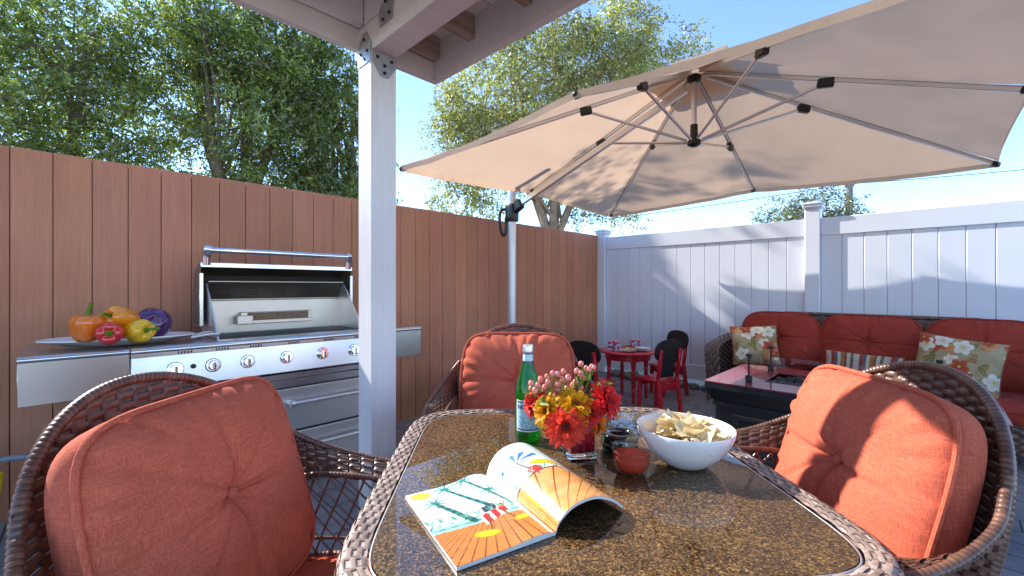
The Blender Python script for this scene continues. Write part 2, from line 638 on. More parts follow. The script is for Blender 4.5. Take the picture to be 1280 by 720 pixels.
def cushion(hw, hh, T, p=5.0, band=0.05, tuft=True, seed=0, nr=26, nt=144, gather=0.0042, topround=0.0):
    """returns (body builder, piping path, button position); lies in local x-z with its front towards -y"""
    rnd = random.Random(seed)
    phs = [rnd.uniform(0, 6.28) for _ in range(6)]
    bx, bz = (0.0, 0.02)

    def edge(th):
        x, z = outline(th, p, hw, hh)
        if topround > 0 and z > 0:
            x *= 1 - topround * (z / hh) ** 2
        return x, z

    def front(r, th):
        ex, ez = edge(th)
        x = bx * (1 - r) + ex * r
        z = bz * (1 - r) + ez * r
        f = (1 - r ** 3.2)
        y = T * f ** 0.62
        if tuft:
            dist = math.hypot(x - bx, z - bz)
            y -= T * 0.46 * math.exp(-(dist / 0.035) ** 2) + T * 0.16 * math.exp(-(dist / 0.11) ** 2)
            for a, w, dep in ((0.05, 0.05, 0.11), (PI - 0.08, 0.05, 0.11), (PI / 2 + 0.02, 0.05, 0.10), (-PI / 2, 0.05, 0.09),
                              (0.78, 0.03, 0.06), (2.45, 0.03, 0.07), (-0.7, 0.025, 0.045), (-2.4, 0.03, 0.05)):
                da = (th - a + PI) % (2 * PI) - PI
                lat = dist * abs(math.sin(da)) if abs(da) < 1.2 else 9
                y -= T * dep * 2.5 * math.exp(-(lat / (0.006 + dist * w * 0.8)) ** 2) * math.exp(-dist / 0.22) * min(1, dist / 0.03)
        gx = sum(math.sin((17 + 9 * k) * th + phs[k]) for k in range(4)) / 4
        y += gather * gx * sstep(0.55, 0.97, r) * (1 - 0.5 * sstep(0.97, 1, r)) * 1.5
        y += 0.009 * noise.noise(Vector((x * 7 + seed * 3.1, z * 7, seed)))
        wr = sum(max(0.0, math.sin(nn_ * th + ph_)) ** 6 for nn_, ph_ in ((13, phs[4]), (19, phs[5]), (29, phs[0])))
        y -= 0.0065 * wr * sstep(0.62, 0.96, r) * (1 - 0.75 * sstep(0.965, 1, r))
        return Vector((x, -y, z))
    mb = MB()
    vs, fs = [], []
    rs = [(i / nr) ** 0.85 for i in range(nr + 1)]
    rings = []
    for r in rs:
        rings.append([front(max(r, 1e-3), 2 * PI * k / nt) for k in range(nt)])
    # side band, then the back
    for (sc, y) in ((1.012, band * 0.5), (0.99, band), (0.93, band + T * 0.25), (0.6, band + T * 0.42), (0.02, band + T * 0.5)):
        ring = []
        for k in range(nt):
            ex, ez = edge(2 * PI * k / nt)
            ring.append(Vector((ex * sc, y, ez * sc)))
        rings.append(ring)
    for rg in rings: vs.extend(rg)
    for i in range(len(rings) - 1):
        for k in range(nt):
            fs.append((i * nt + k, (i + 1) * nt + k, (i + 1) * nt + (k + 1) % nt, i * nt + (k + 1) % nt))
    mb.add(vs, fs)
    pipe = [Vector((edge(2 * PI * k / 96)[0] * 1.01, -0.004, edge(2 * PI * k / 96)[1] * 1.01)) for k in range(96)]
    btn = front(1e-3, 0)
    return mb, pipe, btn


def xf(mb, Mx):
    mb.v = [tuple(Mx @ Vector(p)) for p in mb.v]
    return mb


def add_cushion(name, parent, Mx, hw, hh, T, mat, **kw):
    mb, pipe, btn = cushion(hw, hh, T, **kw)
    o = xf(mb, Mx).build(name, mat, parent, sharp=180)
    pb = MB().tube(pipe, 0.0065, n=8, closed=True)
    xf(pb, Mx).build('piping', mat, o)
    if kw.get('tuft', True):
        bb = MB().sphere((btn.x, btn.y - 0.004, btn.z), 0.015, 14, 9, (1, 0.55, 1))
        xf(bb, Mx).build('button', mat, o)
    return o


# ================================================================== THE SETTING
g = MB().box((0, 0, -0.054), (600, 600, 0.1)).build('ground', M['soil'])
tag(g, None, None, kind='structure')
pv = MB()
poly = [room(0.0, 0.02), room(-9.5, 0.02), room(-9.5, 8), room(0.0, 8)]
pv.add([(p.x, p.y, 0.0) for p in poly], [(0, 1, 2, 3)])
pt = pv.build('patio', M['pavers'])
tag(pt, None, None, kind='structure')

# ------------------------------------------------------------------ brown board fence
bf = thing('board_fence', 'tall brown stained board fence with narrow grooves behind the grill', 'fence', K, ROT_U)
mb = MB()
bw = 0.152
k = 0
x = -0.03
while x > -9.3:
    t = random.Random(k * 7 + 3).uniform(0.88, 1.08)
    mb.col = (t, t * random.Random(k).uniform(0.94, 1.04), t * random.Random(k + 9).uniform(0.94, 1.05))
    mb.box((x - bw / 2, 0.03, 0.96), (bw - 0.0032, 0.02, 1.92), bev=0.0025)
    x -= bw; k += 1
mb.build('board_panel', M['brown_wood'], bf)
mb = MB()
mb.col = (0.45, 0.42, 0.4)
mb.box((-4.66, 0.049, 0.955), (9.26, 0.014, 1.9))
mb.build('backing', M['brown_wood'], bf)
mb = MB(); mb.col = (0.8, 0.8, 0.8)
mb.box((-0.012, 0.02, 0.965), (0.045, 0.07, 1.93), bev=0.004)
mb.build('end_post', M['brown_wood'], bf)
for px_ in (-2.4, -4.8, -7.2):
    MB().box((px_, 0.105, 0.93), (0.09, 0.09, 1.86), bev=0.004).build('fence_post', M['brown_wood'], bf)
for z_ in (0.35, 1.6):
    MB().box((-4.66, 0.077, z_), (9.26, 0.04, 0.09), bev=0.004).build('rail', M['brown_wood'], bf)

# ------------------------------------------------------------------ white vinyl fence
wf = thing('vinyl_fence', 'white vinyl privacy fence of upright boards behind the sofa', 'fence', K, ROT_W)
posts = [0.03, 2.51, 4.99, 7.4]
for i, p in enumerate(posts):
    mb = MB()
    zt = 1.985 if i else 1.93
    mb.box((p, 0.0, zt / 2), (0.13, 0.13, zt), bev=0.006)
    po = mb.build('fence_post', M['vinyl'], wf)
    mb = MB()
    mb.box((p, 0, zt + 0.006), (0.150, 0.150, 0.014), bev=0.004)
    mb.box((p, 0, zt + 0.026), (0.165, 0.165, 0.028), bev=0.006)
    mb.box((p, 0, zt + 0.049), (0.178, 0.178, 0.02), bev=0.005)
    mb.add([(p - .085, -.085, zt + .059), (p + .085, -.085, zt + .059), (p + .085, .085, zt + .059), (p - .085, .085, zt + .059), (p, 0, zt + .082)],
           [(0, 1, 4), (1, 2, 4), (2, 3, 4), (3, 0, 4)])
    mb.build('post_cap', M['vinyl'], po)
for a, b in zip(posts, posts[1:]):
    xa, xb = a + 0.066, b - 0.066
    n = round((xb - xa) / 0.165)
    w_ = (xb - xa) / n
    mb = MB()
    for i in range(n):
        mb.box((xa + w_ * (i + .5), 0.0, 0.93), (w_ - 0.003, 0.024, 1.62), bev=0.004)
    mb.box(((xa + xb) / 2, 0.006, 0.93), (xb - xa, 0.006, 1.6))
    mb.build('board_panel', M['vinyl'], wf)
    MB().box(((xa + xb) / 2, 0, 1.80), (xb - xa, 0.052, 0.175), bev=0.005).build('rail', M['vinyl'], wf)
    MB().box(((xa + xb) / 2, 0, 0.165), (xb - xa, 0.052, 0.175), bev=0.005).build('rail', M['vinyl'], wf)

# rocks along the foot of the white fence
rgrp = 'rocks at the foot of the white fence'
for i in range(12):
    r_ = random.Random(300 + i)
    mb = MB()
    s_ = r_.uniform(0.05, 0.09)
    sd = r_.uniform(0, 50)
    mb.grid(lambda u, v: Vector((s_ * 1.3 * math.sin(PI * v) * math.cos(2 * PI * u), s_ * math.sin(PI * v) * math.sin(2 * PI * u), -s_ * .7 * math.cos(PI * v)))
            * (1 + 0.35 * noise.noise(Vector((math.sin(PI * v) * math.cos(2 * PI * u) * 2 + sd, math.sin(PI * v) * math.sin(2 * PI * u) * 2, math.cos(PI * v) * 2)))), 14, 9, closeu=True)
    o = mb.build('garden_rock', M['rock'], None, 60)
    p = room(-0.16 - r_.uniform(0, .06), 0.35 + 1.5 * i / 12 + r_.uniform(-.04, .04), s_ * 0.45)
    o.location = p; o.rotation_euler = (0, 0, r_.uniform(0, 6))
    tag(o, 'small dark rock lying at the foot of the white vinyl fence', 'rock', rgrp)

# ------------------------------------------------------------------ patio cover
PC = Vector((-0.627, 2.012, 0))
pc = thing('patio_cover', 'white timber patio cover on a square post at the roof corner', 'patio cover', PC, ROT_U)
PW = 0.125
mb = MB().box((0, 0, 1.13), (PW, PW, 2.26), bev=0.004)
post = mb.build('post', M['white_wood'], pc)
# beam runs along -y (W), carried by the post
mb = MB().bar((0, 0.10, 2.325), (0, -2.6, 2.325), PW - 0.004, 0.13, 0.004)
mb.build('beam', M['white_wood_x'], pc)
# fascia boards
FX, FY = 0.405, 0.085           # outside corner of the roof in this frame
MB().bar((FX - 0.0, FY, 2.405), (-2.6, FY, 2.405), 0.04, 0.20, 0.003).build('fascia', M['white_wood_x'], pc)
MB().bar((FX - 0.02, FY - 0.021, 2.405), (FX - 0.02, -2.6, 2.405), 0.04, 0.20, 0.003).build('fascia', M['white_wood_x'], pc)
raf_y = [0.02, -0.25, -0.62, -1.0, -1.38, -1.76, -2.14, -2.5]
for i, yy in enumerate(raf_y):
    if yy > 0: yy = 0.03
    m_ = M['raw_wood'] if i in (1, 2, 0) else M['white_wood_x']
    MB().bar((FX - 0.043, yy, 2.452), (0.064, yy, 2.452), 0.042, 0.115, 0.003).build('rafter', M['raw_wood'], pc)
    MB().bar((-0.064, yy, 2.452), (-2.6, yy, 2.452), 0.042, 0.115, 0.003).build('rafter', M['white_wood_x'], pc)
MB().bar((0, 0.062, 2.45), (0, -2.6, 2.45), 0.122, 0.116, 0.003).build('blocking', M['white_wood_x'], pc)
mb = MB()
for i in range(17):
    mb.box(((FX - 2.6) / 2, FY - 0.075 - i * 0.155, 2.522), (2.6 + FX, 0.150, 0.02), bev=0.002)
mb.build('roof_deck', M['white_wood_x'], pc)
MB().box(((FX - 2.6) / 2, -1.22, 2.541), (2.6 + FX + 0.04, 2.72, 0.012)).build('roofing', simple('roof_felt', (0.12, 0.11, 0.11), 0.9), pc)
# metal plates: one pair wraps the post head, others on beam


def plate(parent, c, ux, uz, pts, th=0.003, holes=()):
    ux, uz = Vector(ux), Vector(uz)
    nn = ux.cross(uz).normalized()
    mb = MB()
    n = len(pts)
    f = [Vector(c) + ux * a + uz * b + nn * th for a, b in pts]
    bk = [Vector(c) + ux * a + uz * b for a, b in pts]
    mb.add(f + bk, [tuple(range(n))] + [(i, i + n, (i + 1) % n + n, (i + 1) % n)[::-1] for i in range(n)])
    o = mb.build('metal_bracket', M['zinc'], parent, 20)
    for a, b in holes:
        p = Vector(c) + ux * a + uz * b + nn * th
        MB().tube([p, p + nn * 0.004], 0.0075, n=8).build('bolt', M['iron'], o)
    return o


hw = PW / 2
pent = [(-hw + .004, 0.0), (hw - .004, 0.0), (hw - .004, -0.055), (0.018, -0.112), (-0.018, -0.112), (-hw + .004, -0.055)]
hol = [(-0.035, -0.03), (0.035, -0.03), (0.0, -0.06), (0, -0.092)]
plate(pc, (0, -hw - 0.0005, 2.262), (1, 0, 0), (0, 0, 1), pent, holes=hol)
pent2 = [(-hw + .004, -0.05), (hw - .004, -0.05), (hw - .004, 0.03), (0.02, 0.09), (-0.02, 0.09), (-hw + .004, 0.03)]
plate(pc, (-hw - 0.0005, 0, 2.262), (0, -1, 0), (0, 0, 1), pent2, holes=[(-.03, .0), (.03, .0), (0, .06), (0, -.03)])
plate(pc, (-hw - 0.0005, -0.19, 2.36), (0, -1, 0), (0, 0, 1), [(-.05, -.04), (.05, -.04), (.06, .03), (0.02, .09), (-.06, .03)], holes=[(-.02, -.02), (.03, -.01), (0, .05)])

# ------------------------------------------------------------------ sky neighbours: utility pole and wires
up = thing('utility_pole', 'slim grey utility pole standing beyond the white fence', 'pole', (14.2, 18.2, 0))
MB().tube([(0, 0, 0), (0, 0, 5.75)], [0.17, 0.13], n=10).build('shaft', M['timber_pole'], up)
MB().box((0, 0, 5.45), (0.4, 0.08, 0.09), bev=0.01).build('cross_arm', M['timber_pole'], up)


def wire(a, b, sag, r=0.014):
    a, b = Vector(a), Vector(b)
    pts = [a.lerp(b, i / 24) - Vector((0, 0, sag * 4 * (i / 24) * (1 - i / 24))) for i in range(25)]
    return MB().tube(pts, r, n=5)


tag(wire((-6, 26, 4.2), (14.2, 18.2, 5.52), 0.30).build('power_line', M['black']), 'thin dark overhead wire running left of the utility pole', 'wire')
tag(wire((14.2, 18.2, 5.52), (34, 11.5, 7.0), 0.35).build('power_line', M['black']), 'thin dark overhead wire running right of the utility pole', 'wire')


# ------------------------------------------------------------------ trees
def sun_blocked(p):
    """leaves that would throw shade on the dining corner are pruned away"""
    k = (p[:, 2] - 0.85) / SUN_H.z
    x = p[:, 0] - SUN_H.x * k
    y = p[:, 1] - SUN_H.y * k
    return (x > -1.7) & (x < 1.75) & (y > 0.1) & (y < 2.75)


def on_fence(p):
    """leaves whose shade falls on the white fence: thinned, so that sun gets through in patches"""
    q = p - np.array(K)
    k = (q[:, 0] * U.x + q[:, 1] * U.y) / (SUN_H.x * U.x + SUN_H.y * U.y)
    h = p - k[:, None] * np.array(SUN_H)
    sw = (h[:, 0] - K.x) * W.x + (h[:, 1] - K.y) * W.y
    a, b = sw * 5.2, h[:, 2] * 5.2 + sw * 2.0
    f = np.sin(a * 1.0 + 1.3 * np.sin(b * 0.8)) + np.sin(b * 1.27 + 1.1 * np.sin(a * 0.7 + 2)) + 0.6 * np.sin(a * 2.3 + b * 1.9)
    return (sw > 0.2) & (sw < 4.2) & (h[:, 2] > 0.7) & (h[:, 2] < 2.1) & (f > -1.05 + 1.2 * (sw < 0.9))


def tree(name, label, base, trunk_h, r0, blobs, nclump, per, leaf, cols, sig=0.24, group=None, bark='bark', nlimb=26, lean=(0, 0), droop=0.0, seed=1, forks=3, dens=1.0):
    rng = np.random.default_rng(seed)
    per = int(per * dens)
    rnd = random.Random(seed)
    t = thing(name, label, 'tree', base, 0, group)
    base = Vector(base)
    vol = np.array([b[3] * b[4] * b[5] for b in blobs]); vol /= vol.sum()
    bi = rng.choice(len(blobs), nclump, p=vol)
    B = np.array(blobs)[bi]
    d = rng.normal(size=(nclump, 3)); d /= np.linalg.norm(d, axis=1)[:, None]
    rad = rng.uniform(0.15, 1.0, nclump) ** 0.5
    cc = B[:, :3] + d * rad[:, None] * B[:, 3:6]
    shade_cl = rng.uniform(0.55, 1.5, nclump)
    # leaves
    idx = np.repeat(np.arange(nclump), per)
    n = len(idx)
    ntw = 9
    tw = rng.normal(size=(nclump, ntw, 3)); tw[:, :, 2] -= 0.25 + droop
    tw += (cc - np.average(B[:, :3], axis=0))[:, None, :] * 0.25
    tw /= np.linalg.norm(tw, axis=2)[:, :, None]
    tl_ = sig * rng.uniform(1.0, 2.6, (nclump, ntw))
    k_ = rng.integers(0, ntw, n)
    al = rng.uniform(0.0, 1.0, n) ** 0.7
    td = tw[idx, k_]
    off = td * (tl_[idx, k_] * al)[:, None] + rng.normal(size=(n, 3)) * 0.045
    off[:, 2] -= 0.10 * al ** 2
    c = cc[idx] + off
    keep = (~sun_blocked(c + np.array(base))) & (c[:, 2] > 0.6) & ~on_fence(c + np.array(base))
    c = c[keep]; idx = idx[keep]; n = len(c)
    a = rng.normal(size=(n, 3)) * 0.75 + td[keep] * 0.9; a[:, 2] -= 0.35
    a /= np.linalg.norm(a, axis=1)[:, None]
    b = rng.normal(size=(n, 3)); b -= (b * a).sum(1)[:, None] * a
    b /= np.linalg.norm(b, axis=1)[:, None]
    nn = np.cross(a, b)
    L = leaf[0] * rng.uniform(0.5, 1.45, n)[:, None]
    Wd = leaf[1] * rng.uniform(0.7, 1.25, n)[:, None]
    v = np.empty((n, 4, 3), dtype=np.float32)
    v[:, 0] = c - a * L / 2
    v[:, 1] = c - b * Wd / 2 + nn * Wd * 0.18
    v[:, 2] = c + a * L / 2
    v[:, 3] = c + b * Wd / 2 + nn * Wd * 0.18
    me = bpy.data.meshes.new('crown')
    me.vertices.add(4 * n); me.vertices.foreach_set('co', v.ravel())
    me.loops.add(4 * n); me.loops.foreach_set('vertex_index', np.arange(4 * n, dtype=np.int32))
    me.polygons.add(n); me.polygons.foreach_set('loop_start', np.arange(0, 4 * n, 4, dtype=np.int32))
    me.update()
    pal = np.array(cols)
    ci = rng.choice(len(pal), n)
    cl = pal[ci] * shade_cl[idx][:, None] * rng.uniform(0.7, 1.3, n)[:, None]
    arr = np.ones((n, 4, 4), dtype=np.float32)
    arr[:, :, :3] = cl[:, None, :]
    ca = me.color_attributes.new('tint', 'FLOAT_COLOR', 'POINT')
    ca.data.foreach_set('color', arr.ravel())
    me.validate()
    me.materials.append(M['leaf'])
    o = bpy.data.objects.new('crown', me); COL.objects.link(o); o.parent = t
    # trunk with limbs
    mb = MB()
    tops = []
    fork = Vector((lean[0] * 0.4, lean[1] * 0.4, trunk_h))
    tr = catmull([(0, 0, -0.05), fork * 0.35 + Vector((rnd.uniform(-.08, .08), rnd.uniform(-.08, .08), 0)), fork], 14)
    mb.tube(tr, [lerp(r0 * 1.15, r0 * 0.8, i / 14) for i in range(15)], n=10)
    cen = Vector(tuple(np.average(np.array(blobs)[:, :3], axis=0, weights=vol)))
    mains = []
    for f in range(forks):
        an = 2 * PI * f / forks + rnd.uniform(-.4, .4)
        tgt = cen + Vector((math.cos(an) * blobs[0][3] * .45, math.sin(an) * blobs[0][4] * .45, blobs[0][5] * rnd.uniform(.2, .7)))
        mid = fork.lerp(tgt, 0.45) + Vector((math.cos(an) * .25, math.sin(an) * .25, rnd.uniform(-.1, .2)))
        path = catmull([fork - Vector((0, 0, .1)), mid, tgt], 12)
        mb.tube(path, [lerp(r0 * 0.55, r0 * 0.14, i / 12) for i in range(13)], n=8)
        mains.append(path)
    for k in range(nlimb):
        tgt = Vector(tuple(cc[rnd.randrange(nclump)]))
        path0 = rnd.choice(mains)
        st = path0[rnd.randrange(2, 12)]
        mid = st.lerp(tgt, 0.5) + Vector((rnd.uniform(-.3, .3), rnd.uniform(-.3, .3), rnd.uniform(-.05, .3)))
        path = catmull([st, mid, tgt], 9)
        mb.tube(path, [lerp(r0 * 0.20, 0.010, i / 9) for i in range(10)], n=5)
    mb.build('trunk', M[bark], t, 60)
    return t


dark = [(0.125, 0.17, 0.040), (0.18, 0.23, 0.050), (0.25, 0.295, 0.065), (0.085, 0.125, 0.034), (0.33, 0.345, 0.09)]
olive = [(0.26, 0.28, 0.11), (0.33, 0.33, 0.14), (0.18, 0.21, 0.08), (0.40, 0.38, 0.18), (0.40, 0.32, 0.14)]
grp = 'dark evergreen trees beyond the brown fence'
tree('evergreen_tree', 'broad dark green tree above the brown fence at the far left of the photo', (-9.2, 8.3, 0), 2.2, 0.20,
     [(0.2, 0, 4.9, 2.1, 1.7, 2.3), (0.9, .2, 3.3, 1.7, 1.4, 1.4), (-1.0, 0.5, 5.4, 1.6, 1.5, 2.0), (1.2, -.2, 6.2, 1.6, 1.4, 1.3)], 620, 62, (0.115, 0.036), dark, group=grp, seed=3, dens=1.15)
tree('evergreen_tree', 'tall dense dark green tree with bare stems showing behind the grill', (-5.9, 9.3, 0), 2.4, 0.22,
     [(0, 0, 5.0, 2.0, 1.6, 2.4), (0.6, .2, 3.2, 1.7, 1.3, 1.3), (-0.8, 0.3, 6.4, 1.7, 1.5, 1.6), (0.7, -.2, 6.6, 1.6, 1.4, 1.6)], 640, 62, (0.115, 0.036), dark, group=grp, seed=5, forks=4, dens=1.3)
tree('evergreen_tree', 'dark green tree with drooping twigs just left of the white post', (-4.1, 9.9, 0), 2.0, 0.17,
     [(-.05, 0, 4.6, 1.25, 1.2, 2.2), (0.1, .1, 3.0, 1.25, 1.1, 1.2), (-.3, .1, 6.0, 1.15, 1.1, 1.4)], 430, 62, (0.115, 0.036), dark, group=grp, seed=8, droop=.35, dens=1.3)
tree('olive_green_tree', 'airy yellow green tree with tan forked limbs behind the umbrella', (1.05, 11.3, 0), 2.3, 0.21,
     [(-0.4, 0, 6.2, 2.6, 2.0, 2.4), (1.3, 0, 6.8, 2.0, 1.7, 1.7), (-1.6, .3, 4.6, 1.4, 1.2, 1.3), (1.4, 0, 3.7, 1.2, 1.0, 0.75), (-2.4, .2, 3.3, 1.1, .9, .9), (-2.2, .2, 5.3, 1.1, 1.0, 1.2), (2.5, 0, 7.2, 1.4, 1.1, .8), (0.2, .3, 4.4, 1.5, 1.0, .9)],
     950, 42, (0.095, 0.038), olive, sig=0.25, dens=2.0, bark='bark_tan', nlimb=44, seed=12, forks=5)
tree('rounded_tree', 'distant rounded grey green tree top above the white fence beside the utility pole', (10.2, 14.8, 0), 1.8, 0.2,
     [(0, 0, 3.35, 1.75, 1.4, 1.25), (1.0, 0, 2.9, 1.1, 1.1, .8), (-.9, .1, 2.8, 1.1, 1.1, .9)], 420, 46, (0.10, 0.04), [(0.11, 0.12, 0.055), (0.15, 0.15, 0.07), (0.09, 0.105, 0.05)], sig=0.22, seed=21)

# ================================================================== CANTILEVER UMBRELLA
UC = Vector((1.42, 3.37, 0))
um = thing('cantilever_umbrella', 'large beige cantilever umbrella over the patio, pole by the brown fence', 'umbrella', UC, ROT_U)
HX, HY = 1.57, 1.70          # local x along U, local y = -W
ZE, ZH = 2.15, 2.89


def cz(x, y, inner=0.0):
    m = max(abs(x) / HX, abs(y) / HY)
    t = min(abs(x) / HX, abs(y) / HY) / max(m, 1e-6)
    return ZH + (ZE - ZH) * m + 0.065 * m * (1 - t ** 1.5)


mb = MB()
corners = [(-HX, HY), (0, HY), (HX, HY), (HX, 0), (HX, -HY), (0, -HY), (-HX, -HY), (-HX, 0)]
RV = 0.03


def sector(a, b, r0, r1, z0off=0.0, sag=0.050, nn=26):
    a, b = Vector((*a, 0)), Vector((*b, 0))

    def fn(u, v):
        r = r0 + (r1 - r0) * v
        p = a.lerp(b, u) * r
        s = 4 * u * (1 - u)
        z = cz(p.x, p.y) - sag * s * v * (1 - 0.35 * v) + 0.005 * noise.noise(Vector((p.x * 5, p.y * 5, 3)))
        z += 0.010 * (1 - s) * v * noise.noise(Vector((v * 16, 3 * math.atan2(p.y, p.x), 8))) + 0.006 * sstep(.8, 1, v) * noise.noise(Vector((u * 9 + a.x, a.y, 5)))
        q = p * (1 - 0.018 * s * v)
        return Vector((q.x, q.y, z + z0off))
    mb.grid(fn, nn, nn)
    # little hem
    pts = [fn(i / nn, 1.0) for i in range(nn + 1)]
    mb.add(pts + [p * 0.998 - Vector((0, 0, 0.038 + 0.0)) + Vector((0, 0, p.z * 0.002)) for p in pts], [(i, i + 1, i + nn + 2, i + nn + 1) for i in range(nn)])


for i in range(8):
    sector(corners[i], corners[(i + 1) % 8], RV, 1.0)
mb.build('canopy', M['canopy'], um, 30)
mb = MB()
for i in range(8):
    a, b = corners[i], corners[(i + 1) % 8]
    sector(a, b, 0.004, 0.20, 0.085, 0.01, 6)
mb.build('vent_cap', M['canopy'], um, 30)
SEAM = simple('canopy_seam_tape', (0.36, 0.26, 0.21), 0.9, var=0.1)
for i, c in enumerate(corners):
    mb = MB()
    a_ = Vector((c[0], c[1], 0)); n_ = Vector((-c[1], c[0], 0)).normalized() * 0.014
    pts = []
    for k in range(21):
        f = 0.04 + 0.945 * k / 20
        p = a_ * f
        for q in (-1, 1):
            pp = p + n_ * q
            pts.append(Vector((pp.x, pp.y, cz(p.x, p.y) - 0.010)))
    mb.add(pts, [(2 * k, 2 * k + 1, 2 * k + 3, 2 * k + 2) for k in range(20)])
    mb.build('seam', SEAM, um, 180)


def rib_pt(c, f, dz=-0.022):
    return Vector((c[0] * f, c[1] * f, cz(c[0] * f, c[1] * f) + dz))


LH = Vector((0, 0, 2.32))
for i, c in enumerate(corners):
    mb = MB().bar(rib_pt(c, 0.04), rib_pt(c, 0.985), 0.020, 0.030, 0.003)
    rb = mb.build('rib', M['alu'], um)
    MB().bar(rib_pt(c, 0.975), rib_pt(c, 1.0), 0.036, 0.040, 0.008).build('rib_cap', M['black'], rb)
    ln = math.hypot(*c)
    f = 0.84 / ln
    j = rib_pt(c, f, -0.045)
    dv = (j - LH)
    st = MB().tube([LH + dv * 0.07, j - dv.normalized() * 0.03], 0.011, n=8).build('strut', M['alu'], um)
    dirv = Vector((c[0], c[1], 0)).normalized()
    MB().bar(j - dirv * 0.045 + Vector((0, 0, .008)), j + dirv * 0.045 + Vector((0, 0, -0.008)), 0.042, 0.06, 0.008).build('joint', M['black'], st)
MB().tube([(0, 0, 2.35), (0, 0, 2.82)], 0.021, n=12).build('centre_tube', M['alu'], um)
MB().lathe([(0.0, 2.785), (0.035, 2.79), (0.052, 2.805), (0.053, 2.835), (0.035, 2.85), (0.0, 2.855)], 20).build('upper_hub', M['black'], um)
mb = MB().lathe([(0.0, 2.285), (0.026, 2.29), (0.05, 2.305), (0.05, 2.335), (0.03, 2.345), (0.027, 2.46), (0, 2.465)], 20)
mb.build('lower_hub', M['black'], um)
# pole in the local frame: stands outside the -x ... +y side
pw = Vector((0.0, 4.42, 0))
rel = pw - UC
PL = Vector((rel.dot(U), rel.dot(-W), 0))
MB().tube([PL, PL + Vector((0, 0, 2.62))], 0.041, n=20).build('pole', M['alu_white'], um)
MB().box(PL + Vector((0, 0, 0.03)), (0.62, 0.62, 0.05), bev=0.012).build('base_plate', M['iron'], um)
MB().lathe([(0.075, 0.055), (0.075, 0.09), (0.045, 0.11), (0.045, 0.25)], 20, c=PL).build('pole_socket', M['iron'], um)
H0 = PL + Vector((0, 0, 1.99))
ctr = Vector((0, 0, 2.78))
ad = (ctr - H0); adn = ad.normalized()
MB().bar(H0 + adn * 0.05, ctr - adn * 0.06, 0.034, 0.058, 0.006).build('support_arm', M['alu'], um)
mb = MB()
side = Vector((adn.y, -adn.x, 0)).normalized()
mb.box(PL + Vector((0, 0, 1.95)), (0.112, 0.112, 0.19), bev=0.025, seg=2)
mb.bar(H0 + adn * -0.02 + Vector((0, 0, -0.02)), H0 + adn * 0.14, 0.075, 0.11, 0.02)
sl = mb.build('sliding_handle', M['black'], um)
back = -Vector((adn.x, adn.y, 0)).normalized()
lft = Vector((U.dot(Vector((-1, 0, 0))), (-W).dot(Vector((-1, 0, 0))), 0))
hp = PL + Vector((0, 0, 1.99))
MB().tube(catmull([hp + lft * .04, hp + lft * .115 + Vector((0, 0, -.02)), hp + lft * .125 + Vector((0, 0, -.14)), hp + lft * .10 + Vector((0, 0, -.26)),
                   hp + lft * .065 + Vector((0, 0, -.24)), hp + lft * .06 + Vector((0, 0, -.08))], 24), 0.016, n=10).build('lever', M['black'], sl)

# ================================================================== GRILL
GC = room(-4.455, 0.0)
gr = thing('gas_grill', 'large stainless steel gas grill with its lid open against the brown fence', 'grill', GC, ROT_U)
FY_, BY_ = -0.66, -0.09
BX0, BX1 = -0.634, 0.682
SX0, SX1 = -0.987, 0.987
ZT = 0.905
mb = MB()
mb.box(((BX0 + BX1) / 2, (FY_ + BY_) / 2 + 0.02, 0.36), (BX1 - BX0 - 0.02, BY_ - FY_ - 0.05, 0.62), bev=0.006)
mb.build('cabinet', M['steel'], gr)
mb = MB()
for sx in (BX0 + .06, BX1 - .06):
    for sy in (FY_ + .09, BY_ - .06):
        mb.tube([(sx, sy, 0.0), (sx, sy, 0.05)], 0.03, n=12)
mb.build('casters', M['black'], gr)
# side shelves
for a, b in ((SX0, BX0 - 0.002), (BX1 + 0.002, SX1)):
    mb = MB()
    mb.box(((a + b) / 2, (FY_ + BY_) / 2 + .0, ZT - 0.012), (b - a, BY_ - FY_ - .02, 0.02), bev=0.004)
    # front panel with a rolled top edge
    mb.tube([(a, FY_ + 0.012, ZT - 0.016), (b, FY_ + 0.012, ZT - 0.016)], 0.016, n=14)
    mb.box(((a + b) / 2, FY_ + 0.006, ZT - 0.115), (b - a, 0.010, 0.19), bev=0.002)
    xx = a + 0.005 if a == SX0 else b - 0.005
    mb.box((xx, (FY_ + BY_) / 2, ZT - 0.115), (0.008, BY_ - FY_ - .03, 0.19), bev=0.002)
    mb.build('side_shelf', M['steel'], gr)
# control panel
mb = MB()
tl = Matrix.Rotation(R(-6), 3, 'X')
mb.box(((BX0 + BX1) / 2, FY_ - 0.004, ZT - 0.125), (BX1 - BX0 - 0.004, 0.02, 0.16), tl, bev=0.003)
cp = mb.build('control_panel', M['steel_v'], gr)
mb = MB()
mb.tube([(BX0 + .002, FY_ + 0.004, ZT - 0.018), (BX1 - .002, FY_ + 0.004, ZT - 0.018)], 0.02, n=14)
mb.box(((BX0 + BX1) / 2, FY_ - 0.008, ZT - 0.036), (BX1 - BX0 - .004, 0.014, 0.02), bev=0.002)
mb.box(((BX0 + BX1) / 2, FY_ + .06, ZT - 0.006), (BX1 - BX0 - .004, 0.115, 0.012), bev=0.003)
mb.box(((BX0 + BX1) / 2, BY_ + .005, ZT - 0.004), (BX1 - BX0 - .004, 0.06, 0.014), bev=0.003)
mb.box((BX0 + .181, (FY_ + BY_) / 2, ZT - 0.0055), (0.362, BY_ - FY_ - .06, 0.012), bev=0.003)
mb.build('front_lip', M['steel'], gr)
knx = [-0.467, -0.308, -0.149, 0.051, 0.258, 0.458, 0.60]
